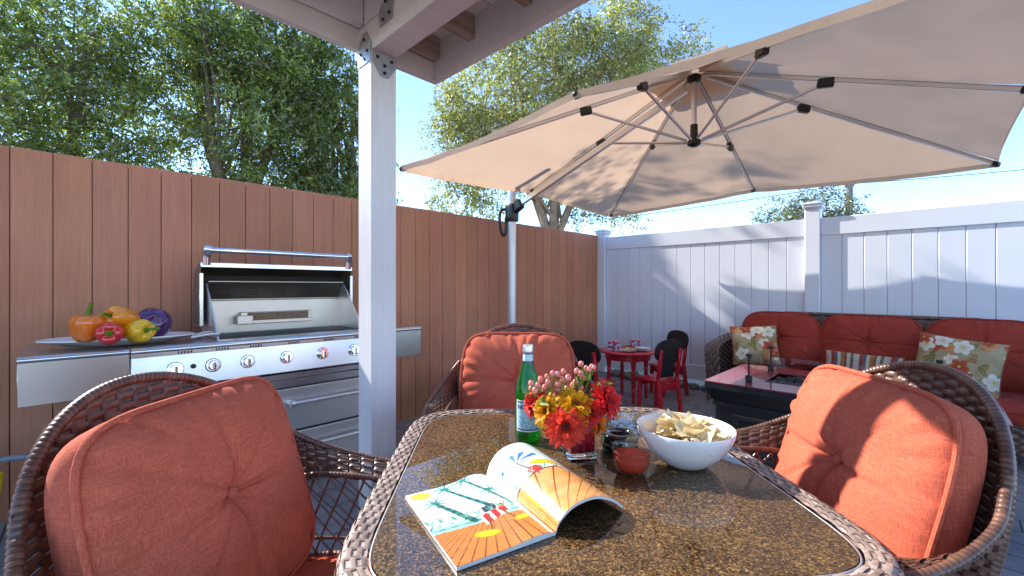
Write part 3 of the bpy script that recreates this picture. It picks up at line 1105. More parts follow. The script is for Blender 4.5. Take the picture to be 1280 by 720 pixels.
for kx in knx[:-1]:
    mb = MB()
    for q in range(5):
        mb.box((kx + .04 + (q - 2) * 0.013, FY_ - 0.0155, ZT - 0.036), (0.006, 0.003, 0.012), Matrix.Rotation(R(12), 3, 'Y'))
    mb.build('vent_slots', M['iron'], gr)
proto = None
for kx in knx:
    kn = MB().lathe([(0.036, 0.0), (0.036, 0.006), (0.031, 0.012), (0.027, 0.012), (0.025, 0.030), (0.022, 0.034), (0.0, 0.034)], 28, M=Matrix.Rotation(R(84), 3, 'X'))
    kn.box((0, -0.036, -.003), (0.013, 0.016, 0.046), bev=0.004)
    o = kn.build('knob', M['chrome'], gr, 30)
    o.location = (kx, FY_ - 0.012, ZT - 0.118)
o = MB().lathe([(0.012, 0), (0.012, 0.008), (0.0, 0.010)], 16, M=Matrix.Rotation(R(84), 3, 'X')).build('igniter_button', M['black'], gr)
o.location = (-0.393, FY_ - 0.013, ZT - 0.112)
# lower trim and drawers
MB().box(((BX0 + BX1) / 2, FY_ + 0.012, ZT - 0.232), (BX1 - BX0, 0.026, 0.034), bev=0.004).build('trim_rail', M['steel'], gr)
MB().box(((BX0 + BX1) / 2, FY_ + 0.016, ZT - 0.276), (BX1 - BX0 - .01, 0.02, 0.046), bev=0.003).build('trim_rail', M['steel'], gr)


def handle(parent, a, b, r=0.0115):
    a, b = Vector(a), Vector(b)
    mb = MB().tube([a, b], r, n=12)
    d = (b - a).normalized()
    for e, s in ((a, 1), (b, -1)):
        mb.tube([e - d * s * 0.006, e + d * s * 0.016], r * 1.9, n=12)
        mb.tube([e + Vector((0, 0.045, 0)), e], r * 1.25, n=10)
    return mb.build('handle', M['alu'], parent, 35)


dr = [(-0.03, 0.655, 0.345, 0.600), (-0.03, 0.655, 0.082, 0.337), (-0.615, -0.036, 0.082, 0.600)]
for i, (a, b, z0, z1) in enumerate(dr):
    mb = MB().box(((a + b) / 2, FY_ + 0.012, (z0 + z1) / 2), (b - a - 0.006, 0.022, z1 - z0 - 0.006), bev=0.004)
    if i < 2:
        o = mb.build('drawer', M['steel_v'], gr)
        zc = z1 - 0.085
        handle(o, (a + .10, FY_ - 0.045, zc), (b - .10, FY_ - 0.045, zc))
    else:
        o = mb.build('door', M['steel_v'], gr)
        handle(o, (a + .10, FY_ - 0.045, z1 - .085), (b - .10, FY_ - 0.045, z1 - .085))
# fire box, grate, back burner
GX0, GX1 = -0.262, 0.592
bk = MB()
bk.box(((GX0 + GX1) / 2, BY_ - 0.045, ZT + 0.10), (GX1 - GX0, 0.012, 0.23))
bk.build('firebox_back', M['steel_worn'], gr)
mb = MB()
mb.box(((GX0 + GX1) / 2, (FY_ + BY_) / 2 + .03, ZT - 0.06), (GX1 - GX0, 0.44, 0.01))
mb.build('firebox_floor', M['iron'], gr)
mb = MB()
for i in range(36):
    gx = GX0 + 0.015 + (GX1 - GX0 - 0.03) * i / 35
    mb.bar((gx, FY_ + 0.118, ZT - 0.004), (gx, BY_ - 0.052, ZT - 0.004), 0.008, 0.010, 0.002)
for yy in (FY_ + .135, (FY_ + BY_) / 2, BY_ - .07):
    mb.bar((GX0 + .01, yy, ZT - 0.013), (GX1 - .01, yy, ZT - 0.013), 0.010, 0.008)
mb.build('cooking_grate', simple('seasoned_bars', (0.20, 0.185, 0.175), 0.4, 0.7, var=0.3), gr)
mb = MB()
mb.box((0.155, BY_ - 0.075, ZT + 0.088), (0.44, 0.045, 0.078), bev=0.003)
bb = mb.build('rotisserie_burner', M['steel_worn'], gr)
mb = MB()
mb.box((0.165, BY_ - 0.099, ZT + 0.098), (0.38, 0.006, 0.05), bev=0.001)
mb.build('burner_mesh', simple('burner_screen', (0.28, 0.20, 0.12), 0.8, 0.3, var=0.3, nscale=90, bump=1, bscale=260), bb)
mb = MB()
mb.box((0.15, BY_ - 0.112, ZT + 0.064), (0.46, 0.03, 0.022), bev=0.002)
mb.box((-0.045, BY_ - 0.105, ZT + 0.080), (0.09, 0.05, 0.055), bev=0.003)
mb.build('burner_tray', M['steel_worn'], bb)
# sloping side cheeks
for sx in (GX0 + 0.004, GX1 - 0.004):
    mb = MB()
    P_ = [(FY_ + .115, ZT), (BY_ - .04, ZT), (BY_ - .04, ZT + .32), (BY_ - .16, ZT + .315), (FY_ + .14, ZT + 0.03)]
    v = [(sx - .004, a, b) for a, b in P_] + [(sx + .004, a, b) for a, b in P_]
    n = len(P_)
    mb.add(v, [tuple(range(n)), tuple(range(n, 2 * n))[::-1]] + [(i, i + n, (i + 1) % n + n, (i + 1) % n) for i in range(n)])
    mb.build('side_cheek', M['steel_v'], gr, 20)
# louvred panel above the burner
mb = MB()
v0, v1 = Vector((0, BY_ - .055, ZT + .215)), Vector((0, BY_ - .16, ZT + .325))
mb.bar(Vector((GX0 + .012, 0, 0)) + (v0 + v1) / 2, Vector((GX1 - .012, 0, 0)) + (v0 + v1) / 2, (v1 - v0).length, 0.006, 0.001, up=Vector((0, 0.72, 0.69)))
mb.bar((GX0 + .01, v0.y - .006, v0.z - .004), (GX1 - .01, v0.y - .006, v0.z - .004), 0.02, 0.014, 0.003)
mb.bar((GX0 + .01, v1.y, v1.z), (GX1 - .01, v1.y, v1.z), 0.016, 0.012, 0.003)
lv = mb.build('louvre_panel', M['steel_dark'], gr)
LBR = simple('louvre_brass', (0.10, 0.065, 0.03), 0.6, 0.4, var=0.3)
for cx in (-0.165, 0.0, 0.165, 0.33, 0.495):
    mb = MB()
    for q in range(4):
        p = Vector((cx, 0, 0)) + v0.lerp(v1, 0.22 + q * 0.19) + Vector((0, -0.006, 0.004)) * .8
        mb.bar(p - Vector((.042, 0, 0)), p + Vector((.042, 0, 0)), 0.009, 0.007, 0.003)
    mb.build('louvres', LBR, lv)
# open lid standing up behind
LZ0, LZ1 = ZT + 0.06, ZT + 0.435
LF = BY_ - 0.20
mb = MB()
lx0, lx1 = GX0 - 0.03, GX1 + 0.03
prof = [(LF, LZ1), (LF + 0.10, LZ1 - .006), (LF + 0.19, LZ1 - 0.06), (LF + 0.235, LZ1 - 0.17), (LF + 0.24, LZ0)]
for (off, flip) in ((0, False), (0.012, True)):
    pts = []
    for (yy, zz) in prof:
        pts.append((lx0, yy - off * .3, zz - off)); pts.append((lx1, yy - off * .3, zz - off))
    mb.add(pts, [(2 * i, 2 * i + 1, 2 * i + 3, 2 * i + 2) for i in range(len(prof) - 1)])
for xx in (lx0, lx1):
    v = [(xx, a, b) for a, b in prof] + [(xx, LF, LZ0 + .0)]
    mb.add(v, [tuple(range(len(v)))])
lid = mb.build('lid', M['steel_dark'], gr, 30)
mb = MB()
mb.box(((lx0 + lx1) / 2, LF - .004, LZ1 - .012), (lx1 - lx0 + .012, 0.014, 0.030), bev=0.003)
for xx in (lx0, lx1):
    mb.box((xx, LF - .004, (LZ0 + LZ1) / 2 - .03), (0.022, 0.014, LZ1 - LZ0 - .06), bev=0.003)
mb.build('lid_frame', M['steel'], lid)
mb = MB()
hz = LZ1 + 0.075
mb.tube([(lx0 + .04, LF - .035, hz), (lx1 - .04, LF - .035, hz)], 0.017, n=16)
for xx in (lx0 + .025, lx1 - .025):
    mb.tube(catmull([(xx, LF + .0, LZ1 - .01), (xx, LF - .012, LZ1 + .05), (xx, LF - .03, hz + .004), (xx + (.02 if xx < 0 else -.02), LF - .035, hz)], 10), 0.024, n=12)
mb.build('lid_handle', M['chrome'], lid, 60)

# platter with vegetables
plc = at(152, 428, 2.19); plc.z = ZT
ANG = ROT_U - 0.18
pl = thing('platter', 'long white oval platter of vegetables on the left grill shelf', 'platter', plc, ANG)
MB().lathe([(0, 0.006), (0.6, 0.006), (0.72, 0.010), (1.0, 0.036), (1.0, 0.043), (0.72, 0.018), (0.6, 0.012), (0, 0.012)][::1], 56, sx=0.30, sy=0.155).build('dish', M['ceramic'], pl)
mb = MB().tube(catmull([(0.285, -.06, 0.022), (0.36, -.07, 0.035), (0.41, 0, 0.028), (0.36, .07, 0.035), (0.285, .06, 0.022)], 20), 0.006, n=8)
mb.build('handle', M['ceramic'], pl)


def pepper(label, p, s, col, tilt, rotz, stemlen=0.055, long=1.0, group='bell peppers on the platter'):
    t = thing('bell_pepper', label, 'pepper', p, 0, group)
    Mx = Matrix.Rotation(rotz, 3, 'Z') @ Matrix.Rotation(tilt, 3, 'X')
    prof = [(0.0, -0.50), (0.14, -0.52), (0.28, -0.49), (0.37, -0.40), (0.43, -0.22), (0.475, 0.02), (0.49, 0.20), (0.455, 0.36), (0.36, 0.46), (0.24, 0.475), (0.13, 0.43), (0.05, 0.38), (0.0, 0.37)]

    def fn(u, v):
        i = v * (len(prof) - 1); k = min(int(i), len(prof) - 2); f = i - k
        r = lerp(prof[k][0], prof[k + 1][0], f); z = lerp(prof[k][1], prof[k + 1][1], f) * long
        th = 2 * PI * u
        lobe = 1 + 0.11 * (abs(math.cos(2 * th + 0.5 * z)) ** 0.8 - 0.6) + 0.03 * math.sin(th + s * 90)
        zz = z + (0.05 * abs(math.cos(2 * th)) if r > 0.1 else 0) * (1 if z > 0 else -1)
        return Mx @ (Vector((r * lobe * math.cos(th), r * lobe * math.sin(th), zz)) * s)
    mb = MB(); mb.col = col
    mb.grid(fn, 44, 30, closeu=True).build('flesh', M['veg'], t, 180)
    sb = MB(); sb.col = (0.16, 0.32, 0.03)
    sb.lathe([(0.0, 0.38), (0.17, 0.40), (0.12, 0.45), (0.06, 0.48), (0.05, 0.50)], 12)
    sb.tube(catmull([(0, 0, .45), (0.02, 0.03, .45 + stemlen / s * .4), (0.10, 0.02, .45 + stemlen / s)], 8), [0.075, .07, .065, .062, .06, .06, .062, .068, .075], n=8)
    xf(sb, (Matrix.Scale(s, 4) @ Mx.to_4x4()) if False else (Mx.to_4x4() @ Matrix.Scale(s, 4)))
    sb.build('stem', M['stemgreen'], t, 60)
    return t


def vp(px, py, d): return at(px, py, d)


cam_dir = lambda ang: ang
pepper('upright orange bell pepper with a tall green stem, leftmost on the platter', vp(110, 410, 2.02), 0.125, (0.85, 0.20, 0.015), 0.05, 0.6, 0.06, .92)
pepper('red bell pepper lying with its stem end facing out', vp(138, 416, 2.03), 0.105, (0.68, 0.022, 0.022), R(88), R(36), 0.012, .95)
pepper('bright yellow bell pepper lying on its side at the right', vp(172, 414, 2.12), 0.115, (0.85, 0.48, 0.01), R(84), R(80), 0.06, 1.05)
pepper('long orange bell pepper lying on top of the others', vp(153, 398, 2.12), 0.112, (0.88, 0.29, 0.012), R(74), R(-8), 0.055, 1.25)
pepper('orange yellow bell pepper mostly hidden at the back', vp(129, 409, 2.16), 0.115, (0.86, 0.36, 0.012), R(30), R(40), 0.03)
cb = thing('red_cabbage', 'round purple cabbage at the back of the platter', 'cabbage', vp(190, 405, 2.24))
mb = MB()


def cabf(u, v):
    th, ph = 2 * PI * u, PI * v
    n_ = Vector((math.sin(ph) * math.cos(th), math.sin(ph) * math.sin(th), -math.cos(ph)))
    r = 0.082 * (1 + 0.05 * noise.noise(n_ * 2.2) + 0.02 * abs(math.sin(3 * th + 2 * math.sin(ph * 2))))
    return n_ * r


def cabc(u, v):
    n_ = Vector((math.sin(PI * v) * math.cos(6.28 * u), math.sin(PI * v) * math.sin(6.28 * u), math.cos(PI * v)))
    f = abs(noise.noise(n_ * 3 + Vector((0, 0, 9)))) ** .7
    return mix3((0.16, 0.02, 0.20), (0.030, 0.008, 0.055), min(1, f * 2.4))


mb.grid(cabf, 48, 30, closeu=True, colfn=cabc).build('head', M['veg'], cb, 180)

# grey hose and yellow gas tap line at the left
hs = [(-3.0, 1.75, 0.02), (-2.6, 1.9, 0.30), (-2.30, 1.93, 0.42), (-2.08, 1.96, 0.43), (-1.9, 2.06, 0.40), (-1.72, 2.2, 0.30)]
tag(MB().tube(catmull(hs, 40), 0.013, n=10).build('gas_hose', M['hose']), 'grey rubber hose looping out from under the left grill shelf', 'hose')
yc = thing('extension_cord', 'yellow cord with a round plug hanging at the far left of the grill', 'cord', (-2.13, 1.74, 0))
MB().tube(catmull([(-.12, .0, .0), (-.06, .06, .18), (-.05, .1, .40), (.0, .0, .30), (.02, -.01, .20), (-.02, -.02, .10), (.05, 0, .012), (.2, -.02, .012)], 48), 0.010, n=8).build('cable', M['yellow'], yc)
mb = MB().lathe([(0.0, -.03), (.028, -.03), (.034, -.01), (.034, .015), (.022, .035), (0, .036)], 16, c=(0.0, -.01, .26), M=Matrix.Rotation(R(70), 3, 'X'))
mb.build('plug', M['yellow'], yc)

# ================================================================== DINING TABLE
TC = Vector((0.165, 1.12, 0))
dt = thing('dining_table', 'square dining table with speckled brown glass top and woven wicker rim', 'table', TC, R(3))
GH = 0.432
NP = 360


def seg_outline(h, p=8.5):
    return [Vector((*outline(2 * PI * k / NP, p, h, h * 1.04), 0)) for k in range(NP)]


base_o = seg_outline(GH)
mb = MB()
zt, zb = TABLE_Z, TABLE_Z - 0.008
top = [(p.x, p.y, zt) for p in base_o]
inn = [(p.x * .997, p.y * .997, zt + 0.0) for p in base_o]
bot = [(p.x, p.y, zb) for p in base_o]
mb.add(top + bot, [tuple(range(NP))] + [(i, i + NP, (i + 1) % NP + NP, (i + 1) % NP)[::-1] for i in range(NP)] + [tuple(range(NP, 2 * NP))[::-1]])
mb.build('glass_top', M['tabletop'], dt, 30)
# rim strip of bright edge
mb = MB()
mb.tube([Vector((p.x * 1.006, p.y * 1.006, zt - 0.002)) for p in base_o], 0.0022, n=6, closed=True)
mb.build('edge_trim', M['alu'], dt, 180)
# rim weave
Ls = [0.0]
for a, b in zip(base_o, base_o[1:] + base_o[:1]): Ls.append(Ls[-1] + (b - a).length)
TOT = Ls[-1]
nrm_o = []
for i in range(NP):
    t_ = (base_o[(i + 1) % NP] - base_o[i - 1]).normalized()
    nrm_o.append(Vector((t_.y, -t_.x, 0)))


def loc_o(s):
    s = s % TOT
    lo, hi = 0, NP
    while hi - lo > 1:
        m_ = (lo + hi) // 2
        if Ls[m_] <= s: lo = m_
        else: hi = m_
    f = (s - Ls[lo]) / (Ls[lo + 1] - Ls[lo])
    return base_o[lo].lerp(base_o[(lo + 1) % NP], f), nrm_o[lo].lerp(nrm_o[(lo + 1) % NP], f).normalized()


def rimP(u, v):
    p, n_ = loc_o(u)
    # v: 0..0.045 flat top, then rounds over and drops
    if v < 0.034:
        o, z = v, 0.002 + 0.003 * math.sin(v / 0.034 * PI * .5)
    elif v < 0.057:
        a = (v - 0.034) / 0.023 * PI / 2
        o, z = 0.034 + 0.0146 * math.sin(a), 0.005 - 0.0146 * (1 - math.cos(a))
    else:
        o, z = 0.0486, -0.0096 - (v - 0.057)
    return Vector((p.x + n_.x * (o + 0.008), p.y + n_.y * (o + 0.008), TABLE_Z + z))


ncell = int(TOT / 0.024) // 2 * 2
cell = TOT / ncell
rows = [(0.0045 + 0.0088 * j, 0.0088, 0.0, TOT) for j in range(14)]
mb = MB()
weave(mb, rimP, rows, cell, 0.0018, per=6, shade=(0.7, 1.5))
mb.build('woven_rim', M['wicker_rim'], dt, 180)
mb = MB()
mb.tube([rimP(TOT * i / 240, 0.132) for i in range(240)], 0.012, n=8, closed=True)
mb.build('apron_tube', M['wicker'], dt, 180)
for sx in (-1, 1):
    for sy in (-1, 1):
        mb = MB()
        wrapped_tube(mb, catmull([(sx * .36, sy * .36, .70), (sx * .33, sy * .33, .35), (sx * .37, sy * .37, .0)], 16), 0.032, n=12)
        mb.build('leg', M['wicker'], dt, 60)
for sx in (-1, 1):
    MB().bar((sx * .335, -.33, .4), (sx * .335, .33, .4), .03, .03, .004).build('stretcher', M['iron'], dt)

# ================================================================== DINING CHAIRS


def make_chair(label):
    t = thing('dining_chair', label, 'chair', (0, 0, 0), 0, 'wicker dining chairs round the table')
    # back panel: x across, z up, curved round the sitter and leaning back
    Z0, Z1 = 0.46, 0.985
    HWB = 0.315

    def halfw(z):
        if z < 0.70: return HWB * (0.97 + 0.03 * (z - Z0) / (0.70 - Z0))
        q = (z - 0.70) / (Z1 - 0.70)
        return HWB * max(0.0, 1 - q ** 2.3) ** (1 / 2.0)

    def PB(x, z):
        return Vector((x, 0.315 + (z - 0.5) * 0.22 - 0.75 * x * x, z))
    rows = []
    z = Z0
    while z < Z1 - 0.012:
        w_ = halfw(z + 0.006)
        rows.append((z, 0.0122, -w_, w_))
        z += 0.0121
    mb = MB()
    weave(mb, PB, rows, 0.037, 0.0032, per=8)
    bp = mb.build('back_panel', M['wicker'], t, 180)
    rim = []
    for i in range(81):
        a = PI * i / 80
        # outline by angle
        q = -math.cos(a)
        if i < 12: zz = lerp(Z0, 0.70, i / 12); xx = -halfw(zz)
        elif i > 68: zz = lerp(0.70, Z0, (i - 68) / 12); xx = halfw(zz)
        else:
            b = PI * (i - 12) / 56
            qx = -math.cos(b)
            xx = HWB * qx
            zz = 0.70 + (Z1 - 0.70) * max(0, 1 - abs(qx) ** 2.0) ** (1 / 2.3)
        rim.append(PB(xx, zz))
    mb = MB(); wrapped_tube(mb, rim, 0.0120, n=10)
    mb.build('back_rim', M['wicker'], t, 60)
    # arms: broad woven wings that sweep forward
    for sx in (-1, 1):
        O = catmull([(sx * .312, .30, .80), (sx * .358, .235, .740), (sx * .390, .11, .680), (sx * .392, -.05, .648), (sx * .365, -.19, .630), (sx * .325, -.30, .56)], 40)
        I = catmull([(sx * .302, .26, .60), (sx * .304, .18, .640), (sx * .304, .06, .645), (sx * .300, -.08, .634), (sx * .290, -.19, .618), (sx * .282, -.29, .56)], 40)
        LEN = 0.69

        def PA(u, v, O=O, I=I, sx=sx):
            t_ = max(0, min(0.9999, u / LEN)) * 40
            k = int(t_); f = t_ - k
            o_ = O[k].lerp(O[k + 1], f); i_ = I[k].lerp(I[k + 1], f)
            q = i_.lerp(o_, v)
            bul = 0.03 * math.sin(PI * v)
            return q + Vector((sx * bul * 0.6, 0, bul * 0.8 - 0.01))
        rows = [((j + .5) / 13, 1 / 13 * 1.02, 0.0, LEN) for j in range(13)]
        mb = MB(); weave(mb, PA, rows, 0.036, 0.0032 * -sx, per=8)
        arm = mb.build('arm', M['wicker'], t, 180)
        mb = MB()
        wrapped_tube(mb, O, 0.0105, n=10); wrapped_tube(mb, I, 0.008, n=8)
        mb.build('arm_rim', M['wicker'], arm, 60)
        # lattice between arm and seat
        lo = catmull([(sx * .30, .23, .40), (sx * .312, .10, .40), (sx * .312, -.1, .40), (sx * .30, -.23, .40), (sx * .285, -.28, .40)], 40)
        mb = MB()

        def PLt(u, v, I=I, lo=lo):
            t_ = max(0, min(0.9999, u)) * 40
            k = int(t_); f = t_ - k
            return lo[k].lerp(lo[k + 1], f).lerp(I[k].lerp(I[k + 1], f), v)
        for k in range(-4, 14):
            for sgn in (1, -1):
                pts = []
                for i in range(9):
                    v = i / 8
                    u = (k + (v if sgn > 0 else 1 - v) * 3.4) / 13
                    if 0 <= u <= 1: pts.append(PLt(u, v))
                if len(pts) > 1: mb.tube(pts, 0.0032, n=5, cap=False)
        mb.tube([PLt(i / 20, 0.22) for i in range(21)], 0.005, n=6)
        mb.build('lattice', M['wicker'], t, 60)
        mb = MB(); wrapped_tube(mb, catmull([(sx * .315, -.305, .57), (sx * .305, -.305, .40), (sx * .30, -.30, .0)], 14), 0.018, n=10)
        mb.build('leg', M['wicker'], t, 60)
        mb = MB(); wrapped_tube(mb, catmull([(sx * .315, .235, .47), (sx * .305, .25, .25), (sx * .30, .29, .0)], 14), 0.018, n=10)
        mb.build('leg', M['wicker'], t, 60)
    # seat frame with woven apron
    so = [Vector((*outline(2 * PI * k / 80, 4, .325, .31), 0)) + Vector((0, -.02, 0)) for k in range(80)]
    mb = MB()
    mb.add([(p.x, p.y, .385) for p in so], [tuple(range(80))])
    wrapped_tube(mb, [p + Vector((0, 0, .395)) for p in so], 0.014, n=8, closed=True)
    LL = [0]
    for a, b in zip(so, so[1:] + so[:1]): LL.append(LL[-1] + (b - a).length)
    T_ = LL[-1]

    def PS(u, v):
        s = (u % T_) / T_ * 80
        k = int(s) % 80; f = s - int(s)
        p = so[k].lerp(so[(k + 1) % 80], f)
        return Vector((p.x * 1.01, p.y * 1.01, .38 - v))
    nc = int(T_ / .034) // 2 * 2
    weave(mb, PS, [(.006 + .0145 * j, .0148, 0, T_) for j in range(7)], T_ / nc, .004, per=5)
    mb.build('seat_frame', M['wicker'], t, 60)
    # cushions
    Mx = Matrix.Translation((0, -0.035, 0.405)) @ Matrix.Rotation(R(-90), 4, 'X')
    add_cushion('seat_cushion', t, Mx, 0.285, 0.265, 0.055, M['fabric'], p=5, band=0.05, tuft=False, seed=4)
    Mx = Matrix.Translation((0, 0.200, 0.705)) @ Matrix.Rotation(R(-16), 4, 'X')
    add_cushion('back_cushion', t, Mx, 0.285, 0.258, 0.068, M['fabric'], p=6.0, band=0.06, tuft=True, seed=2, topround=0.07)
    return t


c1 = make_chair('wicker dining chair with terracotta cushion standing nearest the grill, left of the table')
c1.location = (-0.455, 0.965, 0); c1.rotation_euler.z = R(86)
c2 = dup(c1); c2['label'] = 'wicker dining chair behind the table, its cushion facing the camera by the bottle'
c2.location = (0.008, 1.98, 0); c2.rotation_euler.z = R(-5)
c3 = dup(c1); c3['label'] = 'wicker dining chair right of the table, a dark shadow stripe across its cushion'
c3.location = (0.700, 1.185, 0); c3.rotation_euler.z = R(-96)

# ================================================================== ON THE TABLE
# ---- magazine
mg = thing('magazine', 'open picture magazine lying on the table, its right page curling up', 'magazine', (0.080, 0.797, TABLE_Z + 0.001), R(30.9))
PH, PWD = 0.275, 0.197


def lin(c): return tuple((x / 255) ** 2.2 for x in c)


SKY1, SKY2, TEAL, DECK, DECK2, SUNY = lin((232, 247, 240)), lin((190, 228, 214)), lin((40, 130, 125)), lin((222, 140, 70)), lin((180, 95, 40)), lin((243, 222, 40))


def seg_d(x, y, a, b):
    ax, ay = a; bx_, by_ = b
    t_ = max(0, min(1, ((x - ax) * (bx_ - ax) + (y - ay) * (by_ - ay)) / ((bx_ - ax) ** 2 + (by_ - ay) ** 2)))
    return math.hypot(x - ax - t_ * (bx_ - ax), y - ay - t_ * (by_ - ay)), t_


def art_left(u, v):
    """u 0 at the outer edge .. 1 at the spine, v 0 bottom .. 1 top"""
    x, y = u, v * 1.4
    c = mix3(SKY1, SKY2, 0.5 + 0.5 * noise.noise(Vector((x * 3, y * 3, 1))))
    hor = 0.52 - 0.06 * x
    if y < hor + 0.10: c = mix3(c, lin((120, 200, 190)), 0.7)
    if math.hypot(x - 0.14, (y - 1.30) * 1.4) < 0.11: c = SUNY
    for a, b, w in (((0.72, 0.62), (0.42, 1.32), 0.028), ((0.44, 0.56), (0.22, 1.06), 0.04), ((0.92, .62), (0.66, 1.36), 0.022)):
        d, t_ = seg_d(x, y, a, b)
        if d < w * (1 - 0.4 * t_): c = mix3(TEAL, lin((20, 70, 70)), 0.5 + 0.5 * math.sin(t_ * 40))
    for (fx, fy) in ((0.42, 1.32), (0.66, 1.36), (0.22, 1.08), (0.84, 1.0)):
        for k in range(7):
            an = k * 0.9 + fx * 5
            d, t_ = seg_d(x, y, (fx, fy), (fx + 0.17 * math.cos(an), fy + 0.13 * math.sin(an)))
            if d < 0.014 * (1 - t_ * .7): c = TEAL
    if abs(y - hor - 0.05) < 0.006 or abs(y - hor - 0.12) < 0.005: c = lin((15, 90, 85))
    if y < hor:
        k = (x - 0.75) / (hor + 0.35 - y) * 7
        c = mix3(DECK, DECK2, 0.35 + 0.5 * (hor - y) * noise.noise(Vector((x * 2, y * 9, 0))))
        if abs(k - round(k)) < 0.055: c = lin((110, 55, 25))
    # plain beach things: a striped red and cream deck chair, yellow floats, a dark basket, leaves along the rail
    q = y - (x - .5) * .35
    if 0.50 < x < 0.82 and 0.42 < q < 0.58: c = lin((200, 40, 28)) if int(x * 30) % 3 else lin((240, 225, 200))
    d, t_ = seg_d(x, y, (0.50, 0.30), (0.60, 0.58))
    if d < 0.010: c = lin((120, 75, 40))
    d, t_ = seg_d(x, y, (0.80, 0.34), (0.72, 0.60))
    if d < 0.010: c = lin((120, 75, 40))
    e = math.hypot((x - 0.44) / 0.13, (y - 0.30 + .2 * (x - .44)) / 0.055)
    if e < 1: c = mix3(lin((250, 210, 40)), lin((215, 150, 20)), e ** 3)
    e = math.hypot((x - 0.86) / 0.10, (y - 0.35 - .1 * (x - .86)) / 0.040)
    if e < 1: c = mix3(lin((250, 210, 40)), lin((215, 150, 20)), e ** 3)
    if 0.58 < x < 0.72 and 0.62 < y < 0.73: c = lin((40, 38, 42)) if int((x + y) * 60) % 2 else lin((75, 70, 70))
    for k in range(26):
        rx, ry = (k * 0.377) % 1.0, 0.60 + 0.12 * ((k * 0.618) % 1.0)
        d, t_ = seg_d(x, y, (rx, ry), (rx + 0.05 * math.cos(k * 2.1), ry + 0.08))
        if d < 0.011 * (1 - .6 * t_): c = mix3(TEAL, lin((120, 190, 150)), (k * .29) % 1)
    g_ = noise.noise(Vector((x * 40, y * 40, 4)))
    return tuple(max(0, ch * (1 + 0.10 * g_)) for ch in c)


def art_right(u, v):
    """u 0 at the spine .. 1 at the outer edge"""
    x, y = u, v * 1.4
    c = mix3(SKY1, lin((205, 235, 228)), 0.5 + 0.5 * noise.noise(Vector((x * 3, y * 3, 5))))
    hor = 0.70
    if y < hor:
        c = mix3(DECK, lin((238, 175, 110)), 0.5 + 0.5 * noise.noise(Vector((x * 3, y * 10, 7))))
        k = x * 6 / (0.5 + y)
        if abs(k - round(k)) < 0.045: c = lin((130, 70, 35))
    if abs(y - hor) < 0.008: c = lin((100, 60, 40))
    # plain beach things: blue and white striped parasol, yellow floats, red ball
    e = math.hypot((x - 0.36) / 0.24, (y - 1.02) / 0.16)
    if e < 1 and y > 0.98 - .2 * (x - .36):
        c = lin((45, 120, 205)) if int((math.atan2(y - 1.0, x - .36) + 4) * 3.2) % 2 else lin((244, 246, 248))
    d, t_ = seg_d(x, y, (0.36, 1.0), (0.44, 0.66))
    if d < 0.010: c = lin((120, 85, 60))
    e = math.hypot((x - 0.60) / 0.15, (y - 0.84 + .3 * (x - .6)) / 0.06)
    if e < 1: c = mix3(lin((250, 215, 50)), lin((220, 150, 20)), e ** 3)
    e = math.hypot((x - 0.44) / 0.07, (y - 0.76) / 0.07)
    if e < 1: c = mix3(lin((225, 60, 45)), lin((160, 20, 20)), e ** 2)
    e = math.hypot((x - 0.18) / 0.05, (y - 0.40) / 0.20)
    if e < 1: c = mix3(lin((250, 215, 50)), lin((220, 150, 20)), e ** 3)
    e = math.hypot((x - 0.82) / 0.09, (y - 0.74) / 0.11)
    if e < 1: c = lin((240, 235, 225)) if int(x * 40) % 2 else lin((70, 140, 200))
    for k in range(18):
        rx, ry = (k * 0.377) % 1.0, 0.70 + 0.06 * ((k * 0.618) % 1.0)
        d, t_ = seg_d(x, y, (rx, ry), (rx + 0.05 * math.cos(k * 2.1), ry + 0.09))
        if d < 0.010 * (1 - .6 * t_): c = mix3(TEAL, lin((120, 190, 150)), (k * .29) % 1)
    g_ = noise.noise(Vector((x * 40, y * 40, 8)))
    return tuple(max(0, ch * (1 + 0.10 * g_)) for ch in c)


def left_z(s): return 0.004 + 0.012 * (1 - s) ** 0.6 * sstep(1.0, 0.8, 1 - s) + 0.016 * math.exp(-((s - 0.16) / 0.14) ** 2)


def LP(u, v):           # u 0 outer .. 1 spine
    s = 1 - u
    return Vector((-PWD * s, PH * (v - 0.0), 0.007 + 0.010 * math.exp(-((s - 0.2) / 0.2) ** 2) * (0.4 + 0.6 * v) - 0.003 * math.exp(-(s / 0.04) ** 2)))


arch = catmull([(0.0, 0, 0.008), (0.012, 0, 0.034), (0.045, 0, 0.058), (0.095, 0, 0.062), (0.140, 0, 0.042), (0.172, 0, 0.012)], 40)


def RP(u, v, dz=0.0):
    t_ = u * 40
    k = min(int(t_), 39); f = t_ - k
    p = arch[k].lerp(arch[k + 1], f)
    lift = 0.78 + 0.32 * v
    return Vector((p.x + 0.0 * v, PH * v, p.z * lift + dz))


